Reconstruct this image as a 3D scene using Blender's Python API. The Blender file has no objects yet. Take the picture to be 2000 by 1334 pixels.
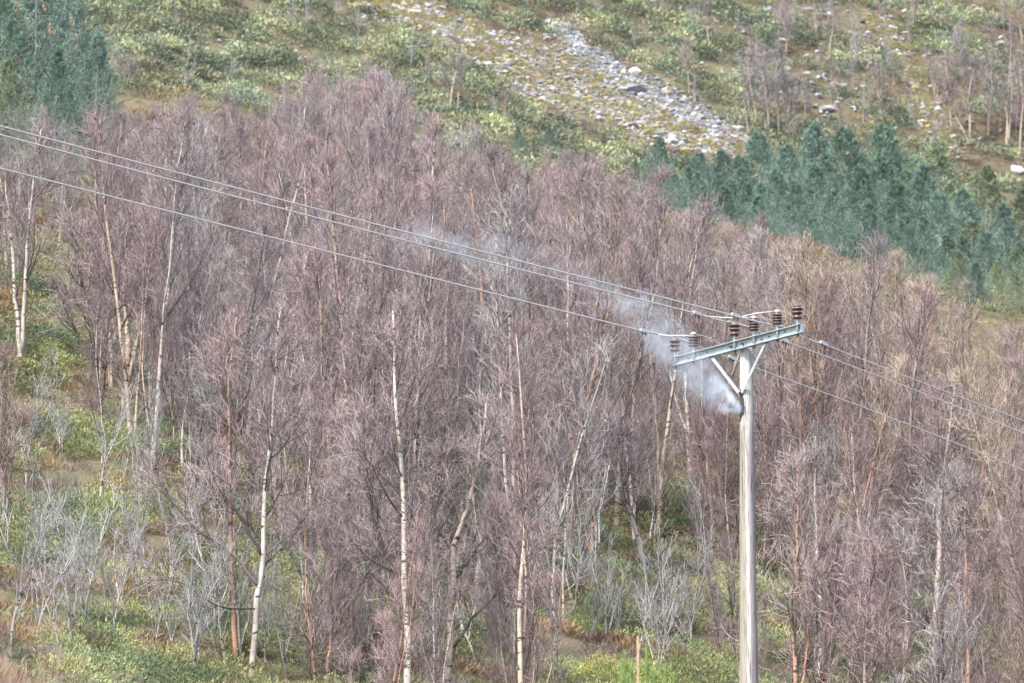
import bpy, math, random
import numpy as np

R = math.radians
# ------------------------------------------------------------------ camera
PITCH, FOCAL = R(12.8), 200.0
F = FOCAL / 36.0 * 2000.0
sc = bpy.context.scene
COL = sc.collection
cam_d = bpy.data.cameras.new('camera')
cam = bpy.data.objects.new('camera', cam_d); COL.objects.link(cam)
cam.location = (0, 0, 0); cam.rotation_euler = (R(90) + PITCH, 0, 0)
cam_d.lens = FOCAL; cam_d.sensor_width = 36.0; cam_d.clip_start = 0.5; cam_d.clip_end = 3000
cam_d.dof.use_dof = True; cam_d.dof.focus_distance = 92.0; cam_d.dof.aperture_fstop = 5.0
sc.camera = cam
# ------------------------------------------------------------------ sky, sun, exposure
SUN_EL, SUN_ROT = R(48), R(215)
w = bpy.data.worlds.new('World'); sc.world = w; w.use_nodes = True
nt = w.node_tree
sky = nt.nodes.new('ShaderNodeTexSky'); sky.sky_type = 'NISHITA'; sky.sun_disc = False
sky.sun_elevation = SUN_EL; sky.sun_rotation = SUN_ROT
sky.air_density = 1.0; sky.dust_density = 2.0; sky.ozone_density = 1.0
bg = nt.nodes['Background']; bg.inputs['Strength'].default_value = 0.10
nt.links.new(sky.outputs[0], bg.inputs[0])
sd = bpy.data.lights.new('sun', 'SUN'); sd.energy = 1.8; sd.angle = R(10); sd.color = (1.0, 0.965, 0.92)
sun = bpy.data.objects.new('sun', sd); COL.objects.link(sun)
# sky sun_rotation: 0 = +Y, clockwise seen from above
_d = np.array([math.sin(SUN_ROT) * math.cos(SUN_EL), math.cos(SUN_ROT) * math.cos(SUN_EL), math.sin(SUN_EL)])
from mathutils import Vector, Matrix
sun.rotation_euler = Vector(tuple(_d)).to_track_quat('Z', 'Y').to_euler()
vs = sc.view_settings
vs.view_transform = 'Standard'; vs.look = 'None'; vs.exposure = 2.1; vs.gamma = 1.0; vs.use_curve_mapping = False
cy = sc.cycles
cy.max_bounces = 4; cy.diffuse_bounces = 3; cy.glossy_bounces = 2; cy.transmission_bounces = 2
cy.transparent_max_bounces = 8; cy.volume_bounces = 3
cy.caustics_reflective = False; cy.caustics_refractive = False
cy.use_adaptive_sampling = False
cy.use_denoising = True; cy.denoiser = 'OPENIMAGEDENOISE'; cy.denoising_prefilter = 'ACCURATE'; cy.denoising_input_passes = 'RGB_ALBEDO_NORMAL'
cy.volume_step_rate = 0.3; cy.volume_max_steps = 256

# ------------------------------------------------------------------ geometry helpers
SP, CP = math.sin(PITCH), math.cos(PITCH)
def ray(px, py):
    a = (np.asarray(px, float) - 1000.0) / F; b = (667.0 - np.asarray(py, float)) / F
    return np.stack([a, CP - b * SP, SP + b * CP], -1)
def P(px, py, Y):
    r = ray(px, py); return r * (Y / r[..., 1])[..., None] if r.ndim > 1 else r * (Y / r[1])
def project(p):
    p = np.asarray(p, float)
    z = p[..., 1] * CP + p[..., 2] * SP
    return 1000 + F * p[..., 0] / z, 667 - F * (-p[..., 1] * SP + p[..., 2] * CP) / z

_pd = np.array([-60, 0, 30, 45, 65, 81, 92, 100, 120, 140, 155, 165, 180, 250, 300, 315, 330, 345, 400, 450, 600, 1000.])
_ph = np.array([-10, -1.7, 3.0, 5.5, 7.5, 10.2, 13.5, 16.4, 24, 32, 38, 41.9, 45.8, 63.3, 76.2, 80.5, 88.5, 97.5, 131, 160, 240, 430.])
_dd = np.arange(-60, 1000, 1.0)
_hh = np.interp(_dd, _pd, _ph)
_k = np.hanning(11); _k /= _k.sum()
_hh = np.convolve(np.pad(_hh, 5, mode='edge'), _k, 'valid')
_hh[:8] = np.interp(_dd[:8], _pd, _ph); _hh[-8:] = np.interp(_dd[-8:], _pd, _ph)
_nr = np.random.RandomState(5)
_waves = [(_nr.uniform(0, 6.28), _nr.uniform(0, 6.28), wl) for wl in (5, 6.5, 8, 11, 15, 21, 3.1, 3.9)]
def wob(x, y):
    s = 0
    for a, ph, wl in _waves:
        k = 6.283 / wl
        s = s + wl * 0.014 * np.sin(k * (x * math.cos(a) + y * math.sin(a)) + ph)
    return s
def ground(x, y):
    x = np.asarray(x, float); y = np.asarray(y, float)
    h = np.interp(y, _dd, _hh) - 0.25 * np.clip(x, -90, 90) + wob(x, y)
    h = h + 0.75 * np.exp(-(((x + 8.3) / 1.2) ** 2 + ((y - 84) / 4.5) ** 2))      # grassy hummock
    return h
def ground_hit(px, py, d0=88., d1=640.):
    px = np.atleast_1d(np.asarray(px, float)); py = np.atleast_1d(np.asarray(py, float))
    out = np.zeros((len(px), 3)); ds = np.linspace(d0, d1, 1100)
    for i in range(0, len(px), 2000):
        r = ray(px[i:i+2000], py[i:i+2000])
        x = r[:, :1] / r[:, 1:2] * ds; z = r[:, 2:] / r[:, 1:2] * ds
        g = ground(x, np.broadcast_to(ds, x.shape))
        hit = g >= z; j = np.where(hit.any(1), hit.argmax(1), len(ds) - 1)
        jm = np.clip(j - 1, 0, None); n_ = np.arange(len(j)); e0 = (g - z)[n_, jm]; e1 = (g - z)[n_, j]
        fr = np.where((j > 0) & (e1 > e0), np.clip(-e0 / np.where(e1 > e0, e1 - e0, 1), 0, 1), 1.0)
        d = ds[jm] + (ds[j] - ds[jm]) * fr; xx = r[:, 0] / r[:, 1] * d
        out[i:i+2000] = np.stack([xx, d, ground(xx, d)], -1)
    return out

def mesh_arrays(name, verts, faces, mats=(), midx=None, col=None, smooth=False):
    """faces: list of 2-D int arrays (each with its own polygon size); col: per-vertex rgb"""
    me = bpy.data.meshes.new(name)
    verts = np.asarray(verts, np.float32).reshape(-1, 3)
    faces = [np.asarray(f, np.int32) for f in faces if len(f)]
    me.vertices.add(len(verts)); me.vertices.foreach_set('co', verts.ravel())
    loops = np.concatenate([f.ravel() for f in faces])
    sizes = np.concatenate([np.full(len(f), f.shape[1], np.int32) for f in faces])
    starts = np.concatenate([[0], np.cumsum(sizes)[:-1]]).astype(np.int32)
    me.loops.add(len(loops)); me.loops.foreach_set('vertex_index', loops)
    me.polygons.add(len(sizes)); me.polygons.foreach_set('loop_start', starts)
    if midx is not None: me.polygons.foreach_set('material_index', np.asarray(midx, np.int32))
    me.polygons.foreach_set('use_smooth', np.full(len(sizes), smooth))
    for m in mats: me.materials.append(m)
    if col is not None:
        at = me.color_attributes.new('tint', 'FLOAT_COLOR', 'POINT')
        c = np.ones((len(verts), 4), np.float32); c[:, :3] = col
        at.data.foreach_set('color', c.ravel())
    me.update(calc_edges=True)
    return me

class Geo:
    """collects pieces of geometry; .mesh() makes ONE mesh of them"""
    def __init__(self): self.v = []; self.f = {}; self.n = 0; self.mi = {}
    def add(self, v, f, mi=0):
        v = np.asarray(v, float).reshape(-1, 3); f = np.asarray(f, int)
        self.f.setdefault((f.shape[1], mi), []).append(f + self.n)
        self.v.append(v); self.n += len(v)
    def mesh(self, name, mats, smooth=False):
        fs = []; mi = []
        for (k, m), lst in self.f.items():
            a = np.concatenate(lst); fs.append(a); mi.append(np.full(len(a), m))
        return mesh_arrays(name, np.concatenate(self.v), fs, mats, np.concatenate(mi), smooth=smooth)
    def tubes(self, pts, rad, k=3, mi=0, cap=False):
        """pts (M,N,3), rad (M,N)"""
        pts = np.asarray(pts, float); rad = np.asarray(rad, float)
        if pts.ndim == 2: pts = pts[None]; rad = rad[None] if rad.ndim == 1 else rad
        M, N = pts.shape[:2]
        if M == 0: return
        t = np.gradient(pts, axis=1); t /= np.linalg.norm(t, axis=2, keepdims=True) + 1e-9
        mean = t.mean(1); ref = np.where(np.abs(mean[:, 2:3]) > 0.85, np.array([[1., 0, 0.13]]), np.array([[0.05, 0.1, 1.]]))
        a = np.cross(t, ref[:, None, :]); a /= np.linalg.norm(a, axis=2, keepdims=True) + 1e-9
        b = np.cross(t, a)
        th = np.arange(k) * 2 * math.pi / k
        ring = pts[:, :, None, :] + rad[:, :, None, None] * (a[:, :, None, :] * np.cos(th)[None, None, :, None] + b[:, :, None, :] * np.sin(th)[None, None, :, None])
        base = (np.arange(M) * N * k)[:, None, None] + (np.arange(N - 1) * k)[None, :, None] + np.arange(k)[None, None, :]
        nx = (np.arange(k) + 1) % k - np.arange(k)
        q = np.stack([base, base + nx, base + nx + k, base + k], -1).reshape(-1, 4)
        n0 = self.n
        self.add(ring, q, mi)
        if cap:
            idx = np.arange(M)[:, None] * N * k
            c0 = idx + np.arange(k)[::-1]; c1 = idx + (N - 1) * k + np.arange(k)
            self.f.setdefault((k, mi), []).append(np.concatenate([c0, c1]) + n0)
    def box(self, c, sx, sy, sz, ax=None, mi=0):
        c = np.asarray(c, float)
        X, Y, Z = ax if ax is not None else (np.array([1., 0, 0]), np.array([0, 1., 0]), np.array([0, 0, 1.]))
        v = [c + X * sx * i / 2 + Y * sy * j / 2 + Z * sz * k / 2 for i in (-1, 1) for j in (-1, 1) for k in (-1, 1)]
        self.add(v, [[0, 1, 3, 2], [4, 6, 7, 5], [0, 4, 5, 1], [2, 3, 7, 6], [0, 2, 6, 4], [1, 5, 7, 3]], mi)
    def lathe(self, c, prof, k=20, mi=0):
        """prof: (r,z) list from the bottom up, about the vertical through c"""
        prof = np.asarray(prof, float); th = np.arange(k) * 2 * math.pi / k; N = len(prof)
        ring = np.zeros((N, k, 3))
        ring[..., 0] = prof[:, :1] * np.cos(th); ring[..., 1] = prof[:, :1] * np.sin(th); ring[..., 2] = prof[:, 1:]
        i = np.arange(N - 1)[:, None] * k + np.arange(k)[None]; j = np.arange(N - 1)[:, None] * k + (np.arange(k)[None] + 1) % k
        q = np.stack([i, j, j + k, i + k], -1).reshape(-1, 4); n0 = self.n
        self.add(ring + np.asarray(c, float), q, mi)
        self.f.setdefault((k, mi), []).append(np.stack([np.arange(k)[::-1], (N - 1) * k + np.arange(k)]) + n0)

def obj(name, me, parent=None, loc=None):
    o = bpy.data.objects.new(name, me); COL.objects.link(o)
    if parent is not None: o.parent = parent
    if loc is not None: o.location = tuple(loc)
    return o
def tag(o, label=None, cat=None, group=None, kind=None):
    for k, v in (('label', label), ('category', cat), ('group', group), ('kind', kind)):
        if v: o[k] = v
    return o
def thing(name, loc, label, cat, group=None):
    o = bpy.data.objects.new(name, None); o.empty_display_size = 0.3; COL.objects.link(o); o.location = tuple(loc)
    return tag(o, label, cat, group)
def copy_thing(src, loc, rz=0, s=1.0, label=None, group=None):
    r = src.copy(); COL.objects.link(r); r.location = tuple(loc); r.rotation_euler = (0, 0, rz); r.scale = (s, s, s)
    if label: r['label'] = label
    if group: r['group'] = group
    kids = []
    for ch in src.children:
        c = ch.copy(); COL.objects.link(c); c.parent = r; kids.append(c)
    return r, kids

# ------------------------------------------------------------------ materials
def new_mat(name, rough=0.85, spec=0.2):
    m = bpy.data.materials.new(name); m.use_nodes = True
    b = m.node_tree.nodes['Principled BSDF']
    b.inputs['Roughness'].default_value = rough; b.inputs['Specular IOR Level'].default_value = spec
    return m, m.node_tree, b
def N(t, kind, **kw):
    n = t.nodes.new(kind)
    for k, v in kw.items(): setattr(n, k, v)
    return n
def mixc(t, fac, a, b, mode='MIX'):
    n = N(t, 'ShaderNodeMix', data_type='RGBA', blend_type=mode)
    for i, v in ((0, fac), (6, a), (7, b)):
        if hasattr(v, 'default_value') or hasattr(v, 'is_linked'): t.links.new(v, n.inputs[i])
        else: n.inputs[i].default_value = v if i == 0 else (*v, 1.0)[:4]
    return n.outputs[2]
def math_(t, op, a, b=0.0, clamp=False):
    n = N(t, 'ShaderNodeMath', operation=op, use_clamp=clamp)
    for i, v in ((0, a), (1, b)):
        if hasattr(v, 'is_linked'): t.links.new(v, n.inputs[i])
        else: n.inputs[i].default_value = v
    return n.outputs[0]
def ramp(t, fac, stops):
    n = N(t, 'ShaderNodeValToRGB'); e = n.color_ramp.elements
    while len(e) < len(stops): e.new(0.5)
    for el, (p, c) in zip(e, stops): el.position = p; el.color = (*c, 1.0)
    t.links.new(fac, n.inputs[0]); return n.outputs[0]
def noise(t, vec, scale, detail=3, rough=0.6):
    n = N(t, 'ShaderNodeTexNoise'); n.inputs['Scale'].default_value = scale; n.inputs['Detail'].default_value = detail
    n.inputs['Roughness'].default_value = rough
    if vec is not None: t.links.new(vec, n.inputs['Vector'])
    return n.outputs[0]
def mapping(t, vec, scale=(1, 1, 1), loc=None):
    n = N(t, 'ShaderNodeMapping'); n.inputs['Scale'].default_value = scale
    t.links.new(vec, n.inputs['Vector'])
    if loc is not None: t.links.new(loc, n.inputs['Location'])
    return n.outputs[0]
def coord(t, out='Object'): return N(t, 'ShaderNodeTexCoord').outputs[out]

def mat_twig():
    m, t, b = new_mat('twig_bark', 0.75, 0.25)
    oi = N(t, 'ShaderNodeObjectInfo'); g = N(t, 'ShaderNodeNewGeometry')
    v = math_(t, 'MULTIPLY_ADD', g.outputs['Random Per Island'], 1.6); t.nodes[-1].inputs[2].default_value = 0.22
    hsv = N(t, 'ShaderNodeHueSaturation'); t.links.new(oi.outputs['Color'], hsv.inputs['Color']); t.links.new(v, hsv.inputs['Value'])
    t.links.new(hsv.outputs[0], b.inputs['Base Color']); return m
def mat_limb():
    m, t, b = new_mat('limb_bark', 0.8, 0.2)
    oi = N(t, 'ShaderNodeObjectInfo'); g = N(t, 'ShaderNodeNewGeometry')
    v = math_(t, 'MULTIPLY_ADD', g.outputs['Random Per Island'], 0.38); t.nodes[-1].inputs[2].default_value = 0.14
    hsv = N(t, 'ShaderNodeHueSaturation'); t.links.new(oi.outputs['Color'], hsv.inputs['Color']); t.links.new(v, hsv.inputs['Value'])
    t.links.new(hsv.outputs[0], b.inputs['Base Color']); return m
def mat_birch():
    m, t, b = new_mat('birch_bark', 0.7, 0.25)
    oi = N(t, 'ShaderNodeObjectInfo'); co = coord(t)
    off = N(t, 'ShaderNodeCombineXYZ'); rr = math_(t, 'MULTIPLY', oi.outputs['Random'], 40.0)
    for i in range(3): t.links.new(rr, off.inputs[i])
    band = noise(t, mapping(t, co, (3, 3, 9), off.outputs[0]), 1.6, 3, 0.65)
    blot = noise(t, mapping(t, co, (4, 4, 1.6), off.outputs[0]), 1.3, 2)
    lich = noise(t, mapping(t, co, (2, 2, 1.2), off.outputs[0]), 2.2, 2)
    c = mixc(t, ramp(t, blot, [(0.4, (0, 0, 0)), (0.62, (1, 1, 1))]), oi.outputs['Color'], mixc(t, 0.5, oi.outputs['Color'], (0.16, 0.09, 0.06)))
    c = mixc(t, ramp(t, lich, [(0.62, (0, 0, 0)), (0.7, (1, 1, 1))]), c, (0.13, 0.16, 0.11))
    c = mixc(t, ramp(t, band, [(0.56, (0, 0, 0)), (0.62, (1, 1, 1))]), c, (0.03, 0.026, 0.024))
    t.links.new(c, b.inputs['Base Color']); return m
def mat_tint(name, rough=0.85, sub=0.0, var=0.5):
    m, t, b = new_mat(name, rough, 0.15)
    a = N(t, 'ShaderNodeAttribute', attribute_name='tint'); g = N(t, 'ShaderNodeNewGeometry')
    v = math_(t, 'MULTIPLY_ADD', g.outputs['Random Per Island'], var); t.nodes[-1].inputs[2].default_value = 1 - var / 2
    hsv = N(t, 'ShaderNodeHueSaturation'); t.links.new(a.outputs['Color'], hsv.inputs['Color']); t.links.new(v, hsv.inputs['Value'])
    t.links.new(hsv.outputs[0], b.inputs['Base Color'])
    if sub:
        tr = N(t, 'ShaderNodeBsdfTranslucent'); mx = N(t, 'ShaderNodeMixShader'); mx.inputs[0].default_value = sub
        t.links.new(hsv.outputs[0], tr.inputs['Color']); t.links.new(b.outputs[0], mx.inputs[1]); t.links.new(tr.outputs[0], mx.inputs[2])
        t.links.new(mx.outputs[0], t.nodes['Material Output'].inputs['Surface'])
    return m
def mat_needle():
    m, t, b = new_mat('spruce_needles', 0.7, 0.2)
    oi = N(t, 'ShaderNodeObjectInfo'); g = N(t, 'ShaderNodeNewGeometry')
    v = math_(t, 'MULTIPLY_ADD', g.outputs['Random Per Island'], 0.5); t.nodes[-1].inputs[2].default_value = 0.75
    hsv = N(t, 'ShaderNodeHueSaturation'); t.links.new(oi.outputs['Color'], hsv.inputs['Color']); t.links.new(v, hsv.inputs['Value'])
    t.links.new(hsv.outputs[0], b.inputs['Base Color']); return m
def mat_ground():
    m, t, b = new_mat('hillside_ground', 0.95, 0.1)
    co = coord(t)
    n1 = noise(t, co, 0.35, 5, 0.65); n2 = noise(t, co, 1.7, 5, 0.7); n3 = noise(t, co, 0.09, 3)
    c = ramp(t, n2, [(0.3, (0.03, 0.026, 0.016)), (0.46, (0.08, 0.065, 0.035)), (0.6, (0.15, 0.10, 0.065)), (0.72, (0.12, 0.14, 0.05))])
    c2 = ramp(t, n1, [(0.35, (0.10, 0.11, 0.06)), (0.6, (0.18, 0.155, 0.10))])
    c = mixc(t, ramp(t, n3, [(0.4, (0.2, 0.2, 0.2)), (0.6, (0.8, 0.8, 0.8))]), c, c2)
    a = N(t, 'ShaderNodeAttribute', attribute_name='tint')
    sp = N(t, 'ShaderNodeSeparateColor'); t.links.new(a.outputs['Color'], sp.inputs[0])
    stone = ramp(t, n2, [(0.35, (0.10, 0.10, 0.10)), (0.5, (0.30, 0.29, 0.28)), (0.6, (0.30, 0.26, 0.13)), (0.75, (0.42, 0.40, 0.38))])
    c = mixc(t, sp.outputs[0], c, stone)
    c = mixc(t, sp.outputs[1], c, ramp(t, n2, [(0.3, (0.25, 0.15, 0.08)), (0.7, (0.5, 0.36, 0.2))]))
    t.links.new(c, b.inputs['Base Color'])
    bp = N(t, 'ShaderNodeBump'); bp.inputs['Strength'].default_value = 0.6; bp.inputs['Distance'].default_value = 0.2
    t.links.new(n2, bp.inputs['Height']); t.links.new(bp.outputs[0], b.inputs['Normal'])
    return m
def mat_plain(name, col, rough=0.6, metal=0.0, spec=0.4, var=0.25, sc_=8.0):
    m, t, b = new_mat(name, rough, spec); b.inputs['Metallic'].default_value = metal
    n = noise(t, coord(t), sc_, 4)
    lo = tuple(c * (1 - var) for c in col); hi = tuple(min(1, c * (1 + var)) for c in col)
    t.links.new(ramp(t, n, [(0.3, lo), (0.7, hi)]), b.inputs['Base Color']); return m
TWIG, LIMB, BIRCH, NEEDLE, GROUND = mat_twig(), mat_limb(), mat_birch(), mat_needle(), mat_ground()

# ------------------------------------------------------------------ hillside
XS = np.linspace(-1, 1, 301)
DS = np.concatenate([np.arange(-40, 85, 2.5), np.arange(85, 175, 0.5), np.arange(175, 300, 1.5), np.arange(300, 375, 0.4), np.arange(375, 480, 2.0), np.arange(480, 1000, 10)])
gx = XS[None, :] * (14 + 0.17 * np.clip(DS, 0, None) + 0.35 * np.clip(DS - 480, 0, None))[:, None]
gy = np.broadcast_to(DS[:, None], gx.shape)
gz = ground(gx, gy)
BANDS = [  # scree stripes seen on the slope: (px, py, half width, share of stones)
    [(700, -10, 24), (760, 15, 26), (850, 40, 30), (930, 90, 38), (1010, 130, 55), (1100, 155, 62), (1180, 195, 60), (1280, 235, 52), (1380, 278, 34), (1470, 298, 14)],
    [(1085, 45, 6), (1120, 85, 20), (1180, 130, 28), (1260, 175, 24), (1330, 215, 26), (1400, 255, 26), (1470, 292, 14)],
    [(1690, 30, 18), (1745, 80, 34), (1780, 140, 36), (1800, 200, 40), (1830, 245, 40), (1870, 280, 20)],
]
def band_dist(px, py):
    best = np.full(np.shape(px), 9.0)
    for B in BANDS:
        B = np.array(B, float)
        t = np.clip(np.interp(px, B[:, 0], np.arange(len(B))), 0, len(B) - 1)
        cy_ = np.interp(t, np.arange(len(B)), B[:, 1]); hw = np.interp(t, np.arange(len(B)), B[:, 2])
        d = np.abs(py - cy_) / hw + np.clip(B[0, 0] - px, 0, None) / 15 + np.clip(px - B[-1, 0], 0, None) / 15
        best = np.minimum(best, d)
    return best
ppx, ppy = project(np.stack([gx, gy, gz], -1))
bd = np.where(gy > 295, band_dist(ppx, ppy + 8 * np.sin(ppx * 0.07)), 9)
tint = np.zeros((gx.size, 3)); tint[:, 0] = np.clip((1.25 - bd) * (0.6 + 0.5 * np.sin(gx * 1.9 + 1.3 * gy) * np.sin(gx * 0.7 - gy * 0.9)), 0, 0.9).ravel()
tint[:, 1] = np.exp(-(((gx + 7.9) / 1.2) ** 2 + ((gy - 84) / 3.5) ** 2)).ravel()
nr, nc = gx.shape
ii = np.arange(nr - 1)[:, None] * nc + np.arange(nc - 1)[None]
hill = obj('hillside', mesh_arrays('hillside', np.stack([gx, gy, gz], -1), [np.stack([ii, ii + 1, ii + nc + 1, ii + nc], -1).reshape(-1, 4)], [GROUND], col=tint, smooth=True))
tag(hill, 'steep hillside of heather, juniper and scree', kind='structure')

# ------------------------------------------------------------------ utility pole
ux = np.array([0.625, -0.781, 0.0]); ux /= np.linalg.norm(ux)          # along the crossarm, to its right end
vx = np.array([ux[1], -ux[0], 0.0])                                     # along the line, to the left and the camera
zz = np.array([0, 0, 1.0])
AX = P(1457, 680, 81.0)                                                 # pole axis, top
PR = 0.089
B0 = P(1448.5, 674.5, AX[1] + vx[1] * (PR + 0.03))
B0[0] = AX[0] + vx[0] * (PR + 0.03)
def on_plane(px, py, s):
    r = ray(px, py); return r * ((s + B0 @ ux) / (r @ ux))
gb = float(ground(AX[0], AX[1]))
steel = mat_plain('galvanised_steel', (0.36, 0.41, 0.435), 0.55, 0.25, 0.5, 0.18, 14)
dark = mat_plain('bolt_steel', (0.07, 0.07, 0.075), 0.6, 0.4, 0.4, 0.2)
alu = mat_plain('aluminium_wire', (0.56, 0.55, 0.54), 0.45, 0.35, 0.5, 0.1, 30)
alu2 = mat_plain('clamp_metal', (0.40, 0.40, 0.39), 0.5, 0.3, 0.5, 0.15, 30)

def mat_pole():
    m, t, b = new_mat('weathered_pole_wood', 0.9, 0.15)
    co = coord(t); sx = N(t, 'ShaderNodeSeparateXYZ'); t.links.new(co, sx.inputs[0])
    X, Z = sx.outputs[0], sx.outputs[2]
    wav = noise(t, mapping(t, co, (2, 2, 0.7)), 1.2, 3)
    fine = noise(t, mapping(t, co, (60, 60, 2.2)), 1.0, 4, 0.7)
    crack = noise(t, mapping(t, co, (38, 38, 1.4)), 1.0, 3, 0.6)
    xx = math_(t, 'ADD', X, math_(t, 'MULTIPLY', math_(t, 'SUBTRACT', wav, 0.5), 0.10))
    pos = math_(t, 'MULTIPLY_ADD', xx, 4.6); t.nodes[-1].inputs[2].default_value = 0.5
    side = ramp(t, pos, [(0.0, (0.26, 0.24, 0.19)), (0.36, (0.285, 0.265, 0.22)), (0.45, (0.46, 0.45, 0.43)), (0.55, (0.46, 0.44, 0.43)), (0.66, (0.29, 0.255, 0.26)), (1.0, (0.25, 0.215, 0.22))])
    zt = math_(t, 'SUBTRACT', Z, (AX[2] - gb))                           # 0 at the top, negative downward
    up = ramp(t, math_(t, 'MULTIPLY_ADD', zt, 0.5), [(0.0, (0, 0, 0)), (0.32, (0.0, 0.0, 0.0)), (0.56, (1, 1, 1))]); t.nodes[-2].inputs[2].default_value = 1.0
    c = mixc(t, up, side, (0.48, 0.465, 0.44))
    c = mixc(t, ramp(t, fine, [(0.34, (0.8, 0.8, 0.8)), (0.52, (0, 0, 0))]), c, (0.12, 0.10, 0.09))
    split = noise(t, mapping(t, co, (24, 24, 0.5)), 1.0, 4, 0.75)
    c = mixc(t, ramp(t, split, [(0.60, (0, 0, 0)), (0.64, (0.85, 0.85, 0.85))]), c, (0.07, 0.055, 0.05))
    hole = noise(t, mapping(t, co, (1, 1, 0.7)), 19.0, 1)
    c = mixc(t, ramp(t, hole, [(0.75, (0, 0, 0)), (0.78, (1, 1, 1))]), c, (0.03, 0.025, 0.02))
    lower = math_(t, 'LESS_THAN', zt, -0.52)
    ck = math_(t, 'MULTIPLY', ramp(t, crack, [(0.63, (0, 0, 0)), (0.66, (1, 1, 1))]), lower)
    c = mixc(t, ck, c, (0.05, 0.035, 0.025))
    # burnt patch below the foot of the braces, on the left face
    nz = math_(t, 'MULTIPLY', math_(t, 'SUBTRACT', noise(t, mapping(t, co, (9, 9, 3)), 2.0, 3), 0.5), 0.09)
    dz = math_(t, 'DIVIDE', math_(t, 'ABSOLUTE', math_(t, 'ADD', zt, 0.86)), 0.28)
    xl = math_(t, 'ADD', math_(t, 'ADD', X, nz), 0.027)
    lim = math_(t, 'ADD', math_(t, 'MULTIPLY', math_(t, 'POWER', dz, 3.0), 0.10), xl)
    ch = ramp(t, math_(t, 'MULTIPLY_ADD', lim, 12.0), [(0.42, (1, 1, 1)), (0.55, (0, 0, 0))]); t.nodes[-2].inputs[2].default_value = 0.5
    c = mixc(t, math_(t, 'MULTIPLY', ch, 0.93), c, (0.016, 0.018, 0.022))
    t.links.new(c, b.inputs['Base Color'])
    bp = N(t, 'ShaderNodeBump'); bp.inputs['Strength'].default_value = 0.5; bp.inputs['Distance'].default_value = 0.006
    t.links.new(fine, bp.inputs['Height']); t.links.new(bp.outputs[0], b.inputs['Normal'])
    return m
pole = thing('utility_pole', (AX[0], AX[1], gb), 'weathered wooden utility pole with steel crossarm, its top charred and smoking', 'utility pole')
O = np.array([AX[0], AX[1], gb])
hp = AX[2] - gb
g = Geo(); zs = np.linspace(-0.5, hp, 60); rs = PR + (hp - zs) * 0.0095
rr_ = np.random.RandomState(3)
pts = np.zeros((60, 3)); pts[:, 2] = zs; pts[:, 0] = 0.004 * np.cumsum(rr_.normal(0, 0.3, 60)) * np.linspace(1, 0, 60)
g.tubes(pts, rs, 28, 0, True)
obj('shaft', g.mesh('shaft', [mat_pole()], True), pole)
# crossarm: a steel channel, its open side to the camera
bc = B0 - O; L2 = 1.41; hh_ = 0.118
g = Geo()
g.box(bc, 2 * L2, 0.009, hh_, (ux, vx, zz))
g.box(bc + vx * 0.031 + zz * (hh_ / 2 + 0.0045), 2 * L2, 0.072, 0.009, (ux, vx, zz))
g.box(bc + vx * 0.031 - zz * (hh_ / 2 + 0.0045), 2 * L2, 0.072, 0.009, (ux, vx, zz))
g.box(bc + ux * (L2 + 0.003) + vx * 0.03, 0.008, 0.062, hh_ - 0.004, (ux, vx, zz))
for s in (-0.16, 0.10):
    g.box(bc + ux * s + vx * 0.011, 0.085, 0.008, 0.09, (ux, vx, zz))
arm = obj('crossarm', g.mesh('crossarm', [steel]), pole)
for s, dz in ((-1.12, 0), (-0.86, 0.01), (-0.72, 0.02), (-0.16, 0), (0.10, 0), (0.50, 0), (0.66, 0.015), (1.02, 0.02)):
    g = Geo(); p = bc + ux * s + vx * 0.006 + zz * dz
    big = s in (-0.16, 0.10)
    th = 0.017 if big else 0.009
    g.tubes([p, p + vx * (0.055 if big else 0.018)], [th, th], 6, 0, True)
    obj('bolt', g.mesh('bolt', [dark], False), arm)
# braces
foot = O * 0 + (on_plane(1445, 768, -0.02) - O)
foot = np.array([vx[0] * (PR + 0.016), vx[1] * (PR + 0.016), foot[2]])
for s in (-0.60, 0.60):
    top = bc + ux * s + vx * 0.03 - zz * (hh_ / 2 + 0.012)
    ff = foot + ux * (0.022 * np.sign(s)) + vx * (0.006 if s > 0 else 0.016)
    d = ff - top; L = np.linalg.norm(d); d /= L
    n_ = vx - d * (vx @ d); n_ /= np.linalg.norm(n_); m_ = np.cross(d, n_)
    g = Geo(); g.box((top + ff) / 2, L, 0.010, 0.050, (d, n_, m_))
    br = obj('brace', g.mesh('brace', [steel]), pole)
    g = Geo(); g.box(top + zz * 0.004, 0.07, 0.05, 0.022, (ux, vx, zz)); obj('bracket', g.mesh('bracket', [dark]), br)
g = Geo(); p = foot + vx * 0.028; g.tubes([p - vx * 0.03, p + vx * 0.015], [0.013, 0.013], 6, 0, True)
obj('brace_bolt', g.mesh('brace_bolt', [dark]), pole)
# insulators
def mat_glaze(name, col, rim):
    m, t, b = new_mat(name, 0.28, 0.5)
    g_ = N(t, 'ShaderNodeNewGeometry'); sx = N(t, 'ShaderNodeSeparateXYZ'); t.links.new(g_.outputs['Normal'], sx.inputs[0])
    n = noise(t, coord(t), 26, 3)
    dust = math_(t, 'MULTIPLY', ramp(t, sx.outputs[2], [(0.1, (0, 0, 0)), (0.75, (1, 1, 1))]), ramp(t, n, [(0.3, (0.45, 0.45, 0.45)), (0.65, (0.95, 0.95, 0.95))]))
    c = mixc(t, dust, ramp(t, n, [(0.3, tuple(x * 0.6 for x in col)), (0.7, col)]), rim)
    t.links.new(c, b.inputs['Base Color'])
    t.links.new(math_(t, 'MULTIPLY_ADD', dust, 0.5), b.inputs['Roughness']); t.nodes[-1].inputs[2].default_value = 0.25
    return m
GLA = mat_glaze('brown_glaze', (0.065, 0.018, 0.014), (0.21, 0.16, 0.145))
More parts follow.
